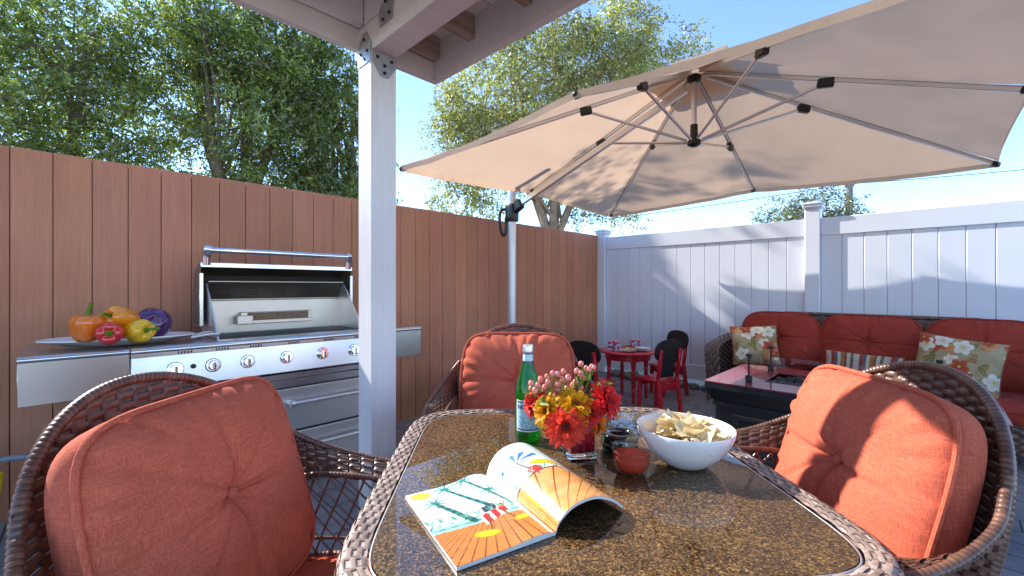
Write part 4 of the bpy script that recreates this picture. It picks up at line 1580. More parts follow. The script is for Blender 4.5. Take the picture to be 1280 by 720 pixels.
mb = MB(); mb.grid(LP, 130, 180, colfn=art_left); mb.build('left_page', M['page'], mg, 180)
mb = MB(); mb.grid(RP, 130, 180, colfn=art_right); mb.build('right_page', M['page'], mg, 180)
mb = MB(); mb.col = (0.03, 0.028, 0.03)
mb.grid(lambda u, v: RP(u, v, -0.006) + Vector((0.001, 0, 0)), 40, 4, flip=True)
mb.build('back_cover', M['page'], mg, 180)
mb = MB(); mb.col = (0.75, 0.72, 0.68)
for vv in (0.0, 1.0):
    st = len(mb.v)
    a = [RP(i / 40, vv, -0.0004) for i in range(41)] + [RP(i / 40, vv, -0.006) for i in range(41)]
    mb.add(a, [(i, i + 1, i + 42, i + 41) for i in range(40)])
a = [RP(1, 0, -.0004), RP(1, 1, -.0004), RP(1, 1, -.006), RP(1, 0, -.006)]
mb.add(a, [(0, 1, 2, 3)])
# left paper block
mb.add([LP(i / 20, 0) - Vector((0, 0, .0004)) for i in range(21)] + [Vector((LP(i / 20, 0).x, 0, 0.0)) for i in range(21)], [(i, i + 1, i + 22, i + 21) for i in range(20)])
mb.add([LP(i / 20, 1) - Vector((0, 0, .0004)) for i in range(21)] + [Vector((LP(i / 20, 1).x, PH, 0.0)) for i in range(21)], [(i, i + 1, i + 22, i + 21) for i in range(20)])
mb.add([LP(0, 0) - Vector((0, 0, .0004)), LP(0, 1) - Vector((0, 0, .0004)), Vector((-PWD, PH, 0)), Vector((-PWD, 0, 0))], [(0, 1, 2, 3)])
mb.build('page_edges', M['page'], mg, 20)

# ---- bottle
bt = thing('bottle', 'green glass water bottle with pale blue label and silver cap', 'bottle', (0.048, 1.295, TABLE_Z + 0.001))
bprof = [(0.0, 0.004), (0.026, 0.0), (0.0365, 0.006), (0.0385, 0.016), (0.0385, 0.135), (0.0375, 0.148), (0.033, 0.172), (0.0255, 0.198), (0.0185, 0.222), (0.0145, 0.243), (0.0135, 0.262), (0.0150, 0.266), (0.0150, 0.270), (0.012, 0.272), (0.0, 0.272)]
MB().lathe(bprof, 40).build('glass_body', M['green_glass'], bt, 50)
mb = MB(); mb.col = (0.012, 0.10, 0.03)
lab = MB()


def labc(u, v):
    c = lin((176, 222, 226))
    if v < 0.05 or v > 0.95 or u < 0.03 or u > 0.97: c = lin((235, 240, 238))
    elif v < 0.08 or v > 0.92: c = lin((40, 90, 140))
    elif 0.12 < v < 0.5 and noise.noise(Vector((u * 14, v * 12, 2))) > 0.05 and 0.12 < u < .88: c = lin((120, 180, 200))
    return c


def labP(u, v, r=0.0389, a0=-2.62, a1=-0.62, z0=0.035, z1=0.126):
    a = lerp(a0, a1, u)
    return Vector((r * math.cos(a), r * math.sin(a), lerp(z0, z1, v)))


lab.grid(labP, 50, 40, colfn=labc)
lo = lab.build('label', M['paint'], bt, 180)
nl = MB()
nl.grid(lambda u, v: labP(u, v, 0.0143 + 0.0018 * (1 - v), 0, 2 * PI, 0.232, 0.262), 36, 8, colfn=lambda u, v: lin((190, 225, 225)) if .2 < v < .8 else lin((60, 110, 150)))
nl.build('neck_label', M['paint'], bt, 180)
cp_ = MB()
cp_.lathe([(0.0145, 0.262), (0.0158, 0.264), (0.0158, 0.281), (0.0145, 0.2845), (0.0, 0.285)], 28)
cp_.build('cap', M['alu'], bt, 30)
# lettering of the label
cu = bpy.data.curves.new('letters', 'FONT'); cu.body = 'NO'; cu.size = 0.018; cu.offset = 0.0006; cu.align_x = 'CENTER'
tmp = bpy.data.objects.new('letters_tmp', cu); COL.objects.link(tmp)
bpy.context.view_layer.update()
me_ = bpy.data.meshes.new_from_object(tmp.evaluated_get(bpy.context.evaluated_depsgraph_get()))
bpy.data.objects.remove(tmp)
for v in me_.vertices:
    a = -2.13 + v.co.x / 0.0392
    v.co = Vector((0.03925 * math.cos(a), 0.03925 * math.sin(a), 0.100 + v.co.y))
me_.materials.clear(); me_.materials.append(simple('navy_ink', (0.01, 0.03, 0.12), 0.5))
o = bpy.data.objects.new('lettering', me_); COL.objects.link(o); o.parent = lo

# ---- vase
VC = Vector((0.180, 1.175, TABLE_Z + 0.001))
vs_ = thing('vase', 'square clear glass vase with deep red lining holding the flowers', 'vase', VC, R(14))
mb = MB()
mb.box((0, 0, 0.063), (0.082, 0.082, 0.098), bev=0.007, seg=2)
mb.build('glass_wall', M['thin'], vs_, 40)
mb = MB()
mb.box((0, 0, 0.0065), (0.081, 0.081, 0.013), bev=0.006, seg=2)
mb.build('glass_foot', M['glass'], vs_, 40)
mb = MB()
mb.box((0, 0, 0.065), (0.070, 0.070, 0.096), bev=0.006, seg=2)
red_l = NT('red_lining')
red_l.set(base=red_l.ramp(red_l.noise(red_l.coord((60, 60, 9)), 1, 3, .6, 1.0), [(0.35, (0.10, 0.003, 0.008)), (0.55, (0.30, 0.006, 0.014)), (0.72, (0.62, 0.04, 0.03))]), rough=0.2)
mb.build('red_lining', red_l.m, vs_, 40)


def gerbera(label, p, facing, Rr, col, col2, cdark, seed, group):
    rnd = random.Random(seed)
    p = Vector(p)
    f = Vector(facing).normalized()
    t = thing('gerbera', label, 'flower', p, 0, group)
    q = Vector((0, 0, 1)).rotation_difference(f).to_matrix()
    mb = MB()
    for ring, (n, rad, lift, off) in enumerate(((21, 1.0, 0.10, 0), (19, 0.86, 0.24, .15), (14, 0.55, 0.38, .3))):
        for k in range(n):
            a = 2 * PI * (k + off + rnd.uniform(-.22, .22)) / n
            L = Rr * rad * rnd.uniform(0.88, 1.08)
            wd = Rr * 0.125 * rnd.uniform(.85, 1.15)
            tw = rnd.uniform(-.25, .25)
            lf = lift * rnd.uniform(.5, 1.5)
            rows_ = []
            cs = []
            shade = rnd.uniform(.8, 1.12)
            for i in range(7):
                s = i / 6
                r_ = Rr * 0.16 + (L - Rr * 0.16) * s
                w_ = wd * (0.45 + 0.75 * math.sin(PI * (0.12 + 0.80 * s)) ) * (1 if i < 6 else 0.35)
                z = Rr * (lf * math.sin(s * 1.7) * .9 - 0.22 * s * s * s * (1 if ring == 0 else .4) + ring * .06)
                for side_ in (-1, 0, 1):
                    x_, y_ = r_, side_ * w_
                    zz = z - (0.06 * Rr if side_ == 0 else 0) + tw * side_ * w_
                    rows_.append(q @ Vector((x_ * math.cos(a) - y_ * math.sin(a), x_ * math.sin(a) + y_ * math.cos(a), zz)))
                    cs.append(tuple(min(1, x * shade) for x in mix3(col2, col, s ** .6)))
            mb.add(rows_, [(i * 3 + j, i * 3 + j + 1, (i + 1) * 3 + j + 1, (i + 1) * 3 + j) for i in range(6) for j in range(2)], cs)
    mb.build('petals', M['petal'], t, 180)
    mb = MB()
    for i in range(70):
        a = i * 2.39996
        r_ = Rr * 0.22 * math.sqrt(i / 70)
        mb.col = mix3(cdark, col2, (i / 70) ** 2)
        c = q @ Vector((r_ * math.cos(a), r_ * math.sin(a), Rr * (.16 - .05 * (1 - i / 70))))
        mb.sphere(c, Rr * 0.028, 5, 4)
    mb.build('flower_centre', M['petal'], t, 180)
    tgt = (VC + Vector((rnd.uniform(-.018, .018), rnd.uniform(-.018, .018), 0.10))) - p
    mb = MB(); mb.col = (0.12, 0.22, 0.04)
    mb.tube(catmull([f * 0.002, tgt * .4 - f * 0.012, tgt], 10), 0.0026, n=6)
    mb.build('stem', M['stemgreen'], t, 180)
    return t


red, red2 = (0.80, 0.035, 0.025), (0.72, 0.03, 0.02)
orr = (0.86, 0.075, 0.03)
yel, yel2 = (0.90, 0.50, 0.012), (0.82, 0.32, 0.01)
FG = 'gerbera flowers in the red vase'
gerbera('large orange red gerbera with dark centre at the front of the vase', at(707, 533, 1.085), (-0.1, -1, .30), 0.056, orr, red2, (0.06, 0.015, 0.005), 1, FG)
gerbera('wide yellow gerbera in the middle of the bouquet', at(719, 507, 1.125), (0.1, -.65, .9), 0.058, yel, yel2, (0.45, 0.16, 0.01), 2, FG)
gerbera('yellow gerbera on the left of the bouquet turned sideways', at(684, 514, 1.13), (-.75, -.7, .35), 0.050, yel, yel2, (0.35, 0.12, 0.01), 3, FG)
gerbera('bright red gerbera on the right of the bouquet', at(757, 500, 1.14), (.75, -.6, .55), 0.056, (0.82, 0.03, 0.035), red2, (0.3, 0.02, 0.02), 4, FG)
gerbera('red gerbera half hidden at the left back of the bouquet', at(668, 504, 1.18), (-.8, -.4, .5), 0.042, red, red2, (0.3, 0.02, 0.02), 5, FG)
gerbera('small orange gerbera low on the right side of the vase', at(748, 529, 1.16), (.8, -.6, .1), 0.034, (0.88, 0.23, 0.015), yel2, (0.4, .12, .01), 6, FG)
gerbera('red gerbera between the yellow ones and the right side', at(738, 516, 1.12), (.35, -.8, .3), 0.040, red, red2, (0.2, 0.02, 0.01), 7, FG)
# berries
bpx = [[(147, 235), (150, 265), (170, 275), (185, 245), (200, 215)], [(240, 230), (268, 183), (292, 185), (236, 200), (245, 250), (208, 292), (222, 258)],
       [(325, 172), (350, 205), (318, 215), (295, 240), (290, 280), (342, 262), (375, 247)], [(397, 168), (430, 200), (420, 185), (420, 263), (392, 232)], [(420, 130), (448, 152), (478, 143), (465, 160), (490, 150)]]
blab = ['pink hypericum berry sprig at the far left of the bouquet', 'pink hypericum berry sprig left of centre in the bouquet', 'pink hypericum berry sprig in the middle of the bouquet', 'pink hypericum berry sprig right of centre in the bouquet', 'topmost pink hypericum berry sprig on the right of the bouquet']
bm_ = MB(); bm_.col = (0.85, 0.24, 0.22); bm_.sphere((0, 0, 0), 0.0078, 12, 9, (1, 1, 1.18))
berry_me = bm_.mesh('berry', 180); berry_me.materials.append(M['veg'])
for gi, grp_ in enumerate(bpx):
    rnd = random.Random(gi + 40)
    pts = [at(630 + a / 4.367, 425 + b / 4.367, 1.17 + rnd.uniform(-.035, .035)) for a, b in grp_]
    cen = sum(pts, Vector()) / len(pts)
    t = thing('berry_sprig', blab[gi], 'flower', cen, 0, 'pink berry sprigs in the bouquet')
    sm = MB(); sm.col = (0.25, 0.38, 0.06)
    fork_ = Vector((0, 0, -0.04))
    tgt = VC + Vector((0, 0.01, .10)) - cen
    sm.tube(catmull([fork_, fork_.lerp(tgt, .5) + Vector((0, .01, 0)), tgt], 8), 0.0022, n=6)
    for p in pts:
        q = p - cen
        sm.tube(catmull([fork_, fork_.lerp(q, .6) + Vector((0, 0, -.006)), q], 6), 0.0013, n=5)
        for k in range(4):
            a = k * PI / 2 + rnd.uniform(0, 1)
            d = Vector((math.cos(a), math.sin(a), 0))
            b = q - Vector((0, 0, .008))
            sm.add([b, b + d * .007 + Vector((-d.y, d.x, 0)) * .003 + Vector((0, 0, .001)), b + d * .012 + Vector((0, 0, .002)), b + d * .007 - Vector((-d.y, d.x, 0)) * .003 + Vector((0, 0, .001))], [(0, 1, 2, 3)])
        o = bpy.data.objects.new('berry', berry_me); COL.objects.link(o); o.parent = t
        o.location = q; s_ = rnd.uniform(.8, 1.1); o.scale = (s_, s_, s_)
        o.rotation_euler = (rnd.uniform(-.5, .5), rnd.uniform(-.5, .5), 0)
    for k in range(7):
        q = fork_.lerp(rnd.choice(pts) - cen, rnd.uniform(.3, .8))
        d = Vector((rnd.uniform(-1, 1), rnd.uniform(-1, .3), rnd.uniform(0, .9))).normalized() * rnd.uniform(.018, .032)
        s2 = d.cross(Vector((0.2, .1, 1))).normalized() * .007
        g_ = rnd.uniform(.7, 1.5)
        sm.col = (0.15 * g_, 0.27 * g_, 0.03)
        sm.add([q, q + d * .5 + s2, q + d, q + d * .5 - s2], [(0, 1, 2, 3)])
    sm.build('stem', M['stemgreen'], t, 180)
mb = MB(); mb.col = (0.24, 0.30, 0.03)
lfp = at(744, 482, 1.17)
lf = thing('leaf_sprig', 'long green leaf arching out over the right side of the bouquet', 'leaf', lfp)
for (a, b, c, w_) in (((-.03, 0, -.05), (.0, -.01, .0), (.045, -.02, .012), .012), ((-.16, 0, -.05), (-.15, -.04, -.03), (-.13, -.07, -.035), .012), ((-.07, .02, -.05), (-.06, .0, .0), (-.05, -.02, .03), .012)):
    pth = catmull([a, b, c], 10)
    pts = []
    for i, p in enumerate(pth):
        s = math.sin(PI * min(1, i / 10 + .02)) * w_
        n_ = Vector((.2, .6, .7)).normalized() * s
        pts += [p - n_, p + Vector((0, 0, -.003)), p + n_]
    mb.add(pts, [(i * 3 + j, i * 3 + j + 1, (i + 1) * 3 + j + 1, (i + 1) * 3 + j) for i in range(10) for j in range(2)])
mb.build('leaf_blade', M['stemgreen'], lf, 180)

# ---- candle holder, salsa, chips
ch = MB().lathe([(0.0, 0.003), (0.044, 0.0), (0.051, 0.006), (0.053, 0.022), (0.051, 0.038), (0.045, 0.049), (0.036, 0.052), (0.030, 0.049), (0.027, 0.042), (0.026, 0.02), (0, 0.018)], 48)
o = ch.build('candle_holder', simple('black_glaze', (0.008, 0.008, 0.009), 0.08, coat=1.0, var=.2), None, 60)
o.location = (0.303, 1.215, TABLE_Z + 0.001)
tag(o, 'round glossy black candle holder between the vase and the chip bowl', 'candle holder')
sb = thing('salsa_bowl', 'small clear glass bowl of red salsa in front of the candle holder', 'bowl', (0.296, 1.072, TABLE_Z + 0.001))
MB().lathe([(0.0, 0.0), (0.030, 0.0), (0.037, 0.005), (0.043, 0.022), (0.0465, 0.052), (0.0470, 0.054), (0.0440, 0.054), (0.0405, 0.024), (0.034, 0.009), (0.0, 0.006)], 40).build('glass_wall', M['thin'], sb, 60)
mb = MB(); mb.col = (0.93, 0.13, 0.055)
prof = [(0.0, 0.0065), (0.034, 0.0095), (0.0404, 0.024), (0.0428, 0.044)]
mb.lathe(prof, 40)
mb.grid(lambda u, v: Vector((0.0428 * v * math.cos(2 * PI * u), 0.0428 * v * math.sin(2 * PI * u), 0.0435 + 0.003 * noise.noise(Vector((v * 4 * math.cos(6.28 * u), v * 4 * math.sin(6.28 * u), 0))))), 40, 12, closeu=True)
mb.build('salsa', M['salsa'], sb, 180)
CBp = Vector((0.447, 1.118, TABLE_Z + 0.001))
cbw = MB().lathe([(0.0, 0.003), (0.042, 0.0), (0.052, 0.004), (0.075, 0.020), (0.100, 0.048), (0.116, 0.080), (0.120, 0.096), (0.1185, 0.099), (0.1155, 0.096), (0.111, 0.080), (0.095, 0.050), (0.070, 0.024), (0.048, 0.011), (0.0, 0.009)], 64)
o = cbw.build('chip_bowl', M['ceramic'], None, 60); o.location = CBp
tag(o, 'round white ceramic bowl full of tortilla chips', 'bowl')
cm = []
for i in range(6):
    rnd = random.Random(70 + i)
    mb = MB()
    vs, fs, cs = [], [], []
    N_ = 9
    idx = {}
    cx, cy = rnd.uniform(-1, 1), rnd.uniform(-1, 1)
    for a in range(N_ + 1):
        for b in range(N_ + 1 - a):
            u, v = a / N_, b / N_
            w_ = 1 - u - v
            p = Vector((-0.5, -0.29, 0)) * u + Vector((0.5, -0.29, 0)) * v + Vector((0, 0.58, 0)) * w_
            rr_ = p.length
            if rr_ > .46: p *= (.46 + (rr_ - .46) * .25) / rr_
            p *= 0.066
            z = 5.5 * (p.x * math.cos(i) + p.y * math.sin(i)) ** 2 + 2.5 * (p.x * p.y) * cx * 4 + 0.004 * noise.noise(Vector((p.x * 60 + i, p.y * 60, 0)))
            idx[(a, b)] = len(vs)
            vs.append(Vector((p.x, p.y, z)))
            g_ = noise.noise(Vector((p.x * 90 + i * 4, p.y * 90, 3)))
            cs.append(mix3((0.97, 0.86, 0.58), (0.88, 0.64, 0.26), max(0, min(1, 0.35 + g_))))
    for a in range(N_):
        for b in range(N_ - a):
            fs.append((idx[(a, b)], idx[(a + 1, b)], idx[(a, b + 1)]))
            if (a + 1, b + 1) in idx: fs.append((idx[(a + 1, b)], idx[(a + 1, b + 1)], idx[(a, b + 1)]))
    n0 = len(vs)
    mb.add(vs + [v - Vector((0, 0, .0016)) for v in vs], fs + [tuple(i_ + n0 for i_ in f)[::-1] for f in fs], cs + cs)
    me = mb.mesh('tortilla_chip', 60); me.materials.append(M['chip']); cm.append(me)
rnd = random.Random(99)
for i in range(46):
    o = bpy.data.objects.new('tortilla_chip', cm[i % 6]); COL.objects.link(o)
    f = i / 45
    a = i * 2.4
    lay = 0 if i < 26 else (1 if i < 38 else 2)
    r_ = math.sqrt(rnd.uniform(0.05, 1)) * (0.084, 0.072, 0.045)[lay]
    o.location = CBp + Vector((r_ * math.cos(a), r_ * math.sin(a), (0.070, 0.090, 0.106)[lay] + rnd.uniform(-.006, .006) + 0.10 * r_ * (1 if lay == 0 else .2)))
    o.rotation_euler = (rnd.uniform(-.7, .7), rnd.uniform(-.7, .7), rnd.uniform(0, 6.28))
    tag(o, 'golden tortilla chip heaped with others in the white bowl', 'chip', 'tortilla chips in the white bowl')

# ================================================================== FIRE TABLE
FT = at(880, 474, 2.77); FT.z = 0          # near-left corner of the slab
FL, FW = 1.30, 0.82
fc = FT + W * FL / 2 + U * FW / 2
ft = thing('fire_table', 'black fire pit table with red slab top and clear wind guard', 'fire table', fc, ROT_W)
# local x along W, local y along U
ZF = 0.60
hx, hy = FL / 2, FW / 2
mb = MB()
ox, oy = 0.36, 0.19
for (cx, cy, sx_, sy_) in ((0, -(hy + oy) / 2, FL, hy - oy), (0, (hy + oy) / 2, FL, hy - oy), (-(hx + ox) / 2, 0, hx - ox, 2 * oy), ((hx + ox) / 2, 0, hx - ox, 2 * oy)):
    mb.box((cx, cy, ZF - 0.004), (sx_ - .0005, sy_ - .0005, 0.008), bev=0.001)
mb.build('slab_top', M['fire_top'], ft)
mb = MB()


def frust(z0, z1, a0, a1):
    v = []
    for z, a in ((z0, a0), (z1, a1)):
        v += [(-hx + a, -hy + a, z), (hx - a, -hy + a, z), (hx - a, hy - a, z), (-hx + a, hy - a, z)]
    mb.add(v, [(0, 1, 5, 4), (1, 2, 6, 5), (2, 3, 7, 6), (3, 0, 4, 7)])


frust(ZF - .009, ZF - .045, 0.003, 0.003)
frust(ZF - .045, ZF - .13, 0.004, 0.046)
frust(ZF - .13, ZF - .155, 0.040, 0.040)
frust(ZF - .155, 0.10, 0.054, 0.054)
frust(0.10, 0.0, 0.042, 0.036)
mb.build('pedestal', M['black_paint'], ft, 20)
mb = MB()
for s_ in (-1, 1):
    for (cx, w_) in ((-.27, .44), (.27, .44)):
        for zz in (0.15, 0.385):
            mb.box((cx, s_ * (hy - .054 + .004), zz), (w_, .012, .03), bev=.003)
        for xx in (cx - w_ / 2 + .015, cx + w_ / 2 - .015):
            mb.box((xx, s_ * (hy - .054 + .0035), .268), (.03, .011, .204), bev=.003)
    for zz in (0.15, 0.385):
        mb.box((s_ * (hx - .054 + .004), 0, zz), (.012, .5, .03), bev=.003)
    for yy in (-.235, .235):
        mb.box((s_ * (hx - .054 + .0035), yy, .268), (.011, .03, .204), bev=.003)
mb.build('panel_moulding', M['black_paint'], ft, 20)
mb = MB().box((0, 0, ZF - .05), (2 * ox, 2 * oy, .02)); mb.build('burner_pan', M['iron'], ft)
mb = MB()
rnd = random.Random(5)
for i in range(170):
    cx, cy = rnd.uniform(-ox + .02, ox - .02), rnd.uniform(-oy + .02, oy - .02)
    s_ = rnd.uniform(.013, .026)
    sd = rnd.uniform(0, 99)
    zc = ZF - .03 + rnd.uniform(0, .022)
    mb.grid(lambda u, v: Vector((cx, cy, zc)) + Vector((math.sin(PI * v) * math.cos(2 * PI * u), math.sin(PI * v) * math.sin(2 * PI * u), -math.cos(PI * v))) * s_ * (1 + .5 * noise.noise(Vector((math.cos(2 * PI * u) * 1.5 + sd, math.sin(2 * PI * u) * 1.5, v * 4)))), 8, 6, closeu=True)
lr = mb.build('lava_rocks', M['lava'], ft, 50); lr['kind'] = 'stuff'
gx, gy = ox + .07, oy + .07
gh = 0.15
mb = MB()
gq = [(-gx + .004, -gy), (gx - .004, -gy), (gx, -gy + .004), (gx, gy - .004), (gx - .004, gy), (-gx + .004, gy), (-gx, gy - .004), (-gx, -gy + .004)]
for k in range(0, 8, 2):
    (xa, ya), (xb, yb) = gq[k], gq[k + 1]
    mb.add([(xa, ya, ZF + .02), (xb, yb, ZF + .02), (xb, yb, ZF + .02 + gh), (xa, ya, ZF + .02 + gh)], [(0, 1, 2, 3)])
mb.build('wind_guard', M['thin'], ft)
for sx_ in (-1, 1):
    for sy_ in (-1, 1):
        mb = MB()
        mb.box((sx_ * gx, sy_ * gy, ZF + .020), (.035, .035, .04), bev=.004)
        mb.box((sx_ * gx, sy_ * gy, ZF + .165), (.03, .03, .022), bev=.004)
        mb.box((sx_ * gx, sy_ * gy, ZF + .09), (.009, .009, .14))
        mb.build('guard_clip', M['black'], ft)

# ================================================================== SOFA
SOFX = 2.98
so_c = K + W * SOFX - U * 0.62
sf = thing('sofa', 'long three seat wicker sofa with dark terracotta cushions along the white fence', 'sofa', so_c, ROT_W)
SHX = 1.08
mb = MB()


def SB(x, z): return Vector((x, 0.34 + (z - .5) * .18 - 0.02 * (x / SHX) ** 4, z))


def shw(z):
    if z < .62: return SHX
    q = (z - .62) / (.93 - .62)
    return SHX - 0.42 * (1 - math.sqrt(max(0, 1 - q * q)))


rows = []
z = .30
while z < .915:
    rows.append((z, .024, -shw(z), shw(z))); z += .0235
weave(mb, SB, rows, .05, .004, per=4)
mb.build('back_panel', M['wicker'], sf, 180)
mb = MB()
rp = [SB(-SHX, .30), SB(-SHX, .45)] + [SB(-shw(zz), zz) for zz in np.linspace(.6, .93, 14)] + [SB(x, .93) for x in np.linspace(-.6, .6, 20)] + [SB(shw(zz), zz) for zz in np.linspace(.93, .6, 14)] + [SB(SHX, .45), SB(SHX, .3)]
wrapped_tube(mb, rp, .018, .02, n=8)
mb.build('back_rim', M['wicker'], sf, 60)
for sx_ in (-1, 1):
    mb = MB()
    top = catmull([(sx_ * 1.08, .33, .70), (sx_ * 1.15, .15, .665), (sx_ * 1.16, -.12, .635), (sx_ * 1.13, -.34, .60), (sx_ * 1.10, -.40, .48), (sx_ * 1.09, -.40, .10)], 40)

    def AP(u, v, top=top, sx_=sx_):
        t_ = max(0, min(.9999, u / 1.2)) * 40
        k = int(t_); f = t_ - k
        p = top[k].lerp(top[k + 1], f)
        return p + Vector((-sx_ * .13 * (v - .5), .06 * sstep(.62, .8, u / 1.2) * 0, .03 * math.sin(PI * v)))
    weave(mb, AP, [((j + .5) / 7, 1 / 7 * 1.02, 0, 1.2) for j in range(7)], .04, .004 * sx_, per=5)

    def AS(u, v, top=top, sx_=sx_):
        t_ = max(0, min(.9999, u / 1.0)) * 30
        k = int(t_); f = t_ - k
        p = top[k].lerp(top[k + 1], f)
        return Vector((p.x * .985, p.y, lerp(.12, p.z, v)))
    weave(mb, AS, [((j + .5) / 22, 1 / 22 * 1.02, 0, .9) for j in range(22)], .045, .004 * sx_, per=4)
    mb.build('arm', M['wicker'], sf, 180)
mb = MB()
weave(mb, lambda x, z: Vector((x, -.375, z)), [(.10 + .0235 * j, .024, -1.07, 1.07) for j in range(8)], .05, .004, per=4)
mb.box((0, 0, .285), (2.12, .72, .03), bev=.01)
mb.build('seat_frame', M['wicker'], sf, 60)
for sx_ in (-1, 1):
    for yy in (-.34, .34):
        MB().box((sx_ * 1.04, yy, .05), (.05, .05, .10), bev=.006).build('leg', M['wicker'], sf)
for i, cx in enumerate((-.685, 0, .685)):
    Mx = Matrix.Translation((cx, -.07, .375)) @ Matrix.Rotation(R(-90), 4, 'X')
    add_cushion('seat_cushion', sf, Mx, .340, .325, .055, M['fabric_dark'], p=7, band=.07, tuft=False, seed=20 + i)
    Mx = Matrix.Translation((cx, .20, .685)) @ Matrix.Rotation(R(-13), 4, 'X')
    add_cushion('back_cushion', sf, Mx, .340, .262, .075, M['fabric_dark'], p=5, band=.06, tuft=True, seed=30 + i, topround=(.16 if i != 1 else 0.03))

# throw pillows
FLW = []
rnd = random.Random(17)
for i in range(15):
    FLW.append((rnd.uniform(0, 1), rnd.uniform(0, 1), rnd.uniform(.10, .17), rnd.choice([0, 0, 1, 1, 2]), rnd.uniform(0, 6)))
LVS = [(rnd.uniform(0, 1), rnd.uniform(0, 1), rnd.uniform(0, PI), rnd.uniform(.07, .13), rnd.random()) for _ in range(42)]


def floral(asp, sh):
    def f(u, v):
        x, y = u * asp + sh, v
        x %= 1.0 * max(asp, 1)
        c = lin((178, 158, 122))
        n_ = noise.noise(Vector((x * 4, y * 4, 2)))
        c = mix3(c, lin((140, 128, 90)), max(0, n_))
        for (lx, ly, a, L, t_) in LVS:
            dx, dy = x - lx * max(asp, 1), y - ly
            p = dx * math.cos(a) + dy * math.sin(a); q = -dx * math.sin(a) + dy * math.cos(a)
            if (p / L) ** 2 + (q / (L * .36)) ** 2 < 1:
                c = lin((112, 108, 52)) if t_ < .5 else (lin((146, 140, 84)) if t_ < .8 else lin((168, 92, 52)))
                if abs(q) < .004: c = lin((190, 180, 130))
        for (fx, fy, r_, k, ph) in FLW:
            dx, dy = x - fx * max(asp, 1), y - fy
            d = math.hypot(dx, dy); a = math.atan2(dy, dx)
            pr = r_ * (0.62 + 0.38 * abs(math.cos(2.5 * a + ph)))
            if d < pr:
                base = [lin((236, 230, 214)), lin((190, 92, 58)), lin((214, 150, 96))][k]
                dk = [lin((206, 190, 160)), lin((150, 58, 38)), lin((180, 105, 60))][k]
                c = mix3(dk, base, min(1, d / pr * 1.1))
                if d > pr * .93: c = mix3(c, dk, .6)
                if d < r_ * .16: c = lin((222, 180, 80))
        return c
    return f


def stripes(u, v):
    s = [((190, 178, 160), .10), ((150, 62, 48), .06), ((95, 98, 110), .05), ((205, 190, 165), .05), ((165, 110, 70), .07), ((120, 60, 50), .03), ((200, 186, 160), .06), ((110, 100, 80), .05)]
    tot = sum(x[1] for x in s)
    t_ = (u * 2.6 * tot) % tot
    for c, w_ in s:
        if t_ < w_: return lin(c)
        t_ -= w_
    return lin(s[0][0])


def pillow(name, label, loc, rot, hw_, hh_, T, colfn, group=None):
    t = thing(name, label, 'cushion', loc, rot[2], group)
    mb = MB()
    Mx = Matrix.Rotation(rot[0], 3, 'X') @ Matrix.Rotation(rot[1], 3, 'Y')

    def fn(sgn):
        def g_(u, v):
            a, b = u * 2 - 1, v * 2 - 1
            pin = 1 - .10 * (1 - b * b) * abs(a) ** 3 * .6
            x = a * hw_ * (1 - .06 * (1 - b * b))
            zz = b * hh_ * (1 - .06 * (1 - a * a))
            y = T * max(0, (1 - a ** 4) * (1 - b ** 4)) ** .55
            y += .006 * noise.noise(Vector((a * 3 + hw_ * 50, b * 3, sgn))) * (1 - a ** 4)
            return Mx @ Vector((x, -sgn * y, zz))
        return g_
    mb.grid(fn(1), 120, 110, colfn=colfn)
    mb.grid(fn(-1), 40, 40, colfn=colfn, flip=True)
    mb.build('cover', M['floral'], t, 180)
    pb = MB(); pb.col = lin((150, 75, 50))
    f1 = fn(1)
    path = [f1(i / 30, 0) for i in range(30)] + [f1(1, i / 30) for i in range(30)] + [f1(1 - i / 30, 1) for i in range(30)] + [f1(0, 1 - i / 30) for i in range(30)]
    pb.tube(path, .006, n=6, closed=True).build('piping', M['floral'], t, 180)
    return t


def sofa_pt(x, y, z): return so_c + W * x + U * y + Vector((0, 0, z))


pillow('throw_pillow', 'square floral cushion at the left end of the sofa', sofa_pt(-.84, -.02, .63), (R(-18), R(-5), ROT_W + .25), .20, .19, .075, floral(1.0, 0.0), 'floral cushions on the sofa')
pillow('throw_pillow', 'floral cushion at the right end of the sofa', sofa_pt(.53, -.10, .63), (R(-16), R(7), ROT_W - .12), .235, .195, .08, floral(1.3, .35), 'floral cushions on the sofa')
pillow('lumbar_pillow', 'low striped lumbar cushion in the middle of the sofa', sofa_pt(-.02, -.06, .535), (R(-22), R(2), ROT_W), .26, .105, .06, stripes)

# ================================================================== CHILDREN'S TABLE
KT = Vector((1.235, 4.62, 0))
kt = thing('play_table', "small round red children's table set with cans and plates", 'table', KT)
MB().lathe([(0.0, .498), (0.285, .498), (0.296, .502), (0.30, .51), (0.296, .518), (0.285, .522), (0.0, .522)], 48).build('tabletop', M['red_paint'], kt)
MB().lathe([(0.235, .43), (0.235, .497), (0.222, .497), (0.222, .43), (0.235, .43)], 48).build('apron', M['red_paint'], kt)
for k in range(4):
    a = PI / 4 + k * PI / 2 - .75
    lp = Vector((.20 * math.cos(a), .20 * math.sin(a), 0))
    prof = [(.012, 0), (.016, .01), (.020, .10), (.023, .14), (.017, .155), (.023, .17), (.024, .24), (.018, .30), (.025, .315), (.018, .33), (.022, .36), (.026, .40), (.030, .42), (.030, .498)]
    MB().lathe(prof, 14, c=lp).build('leg', M['red_paint'], kt)


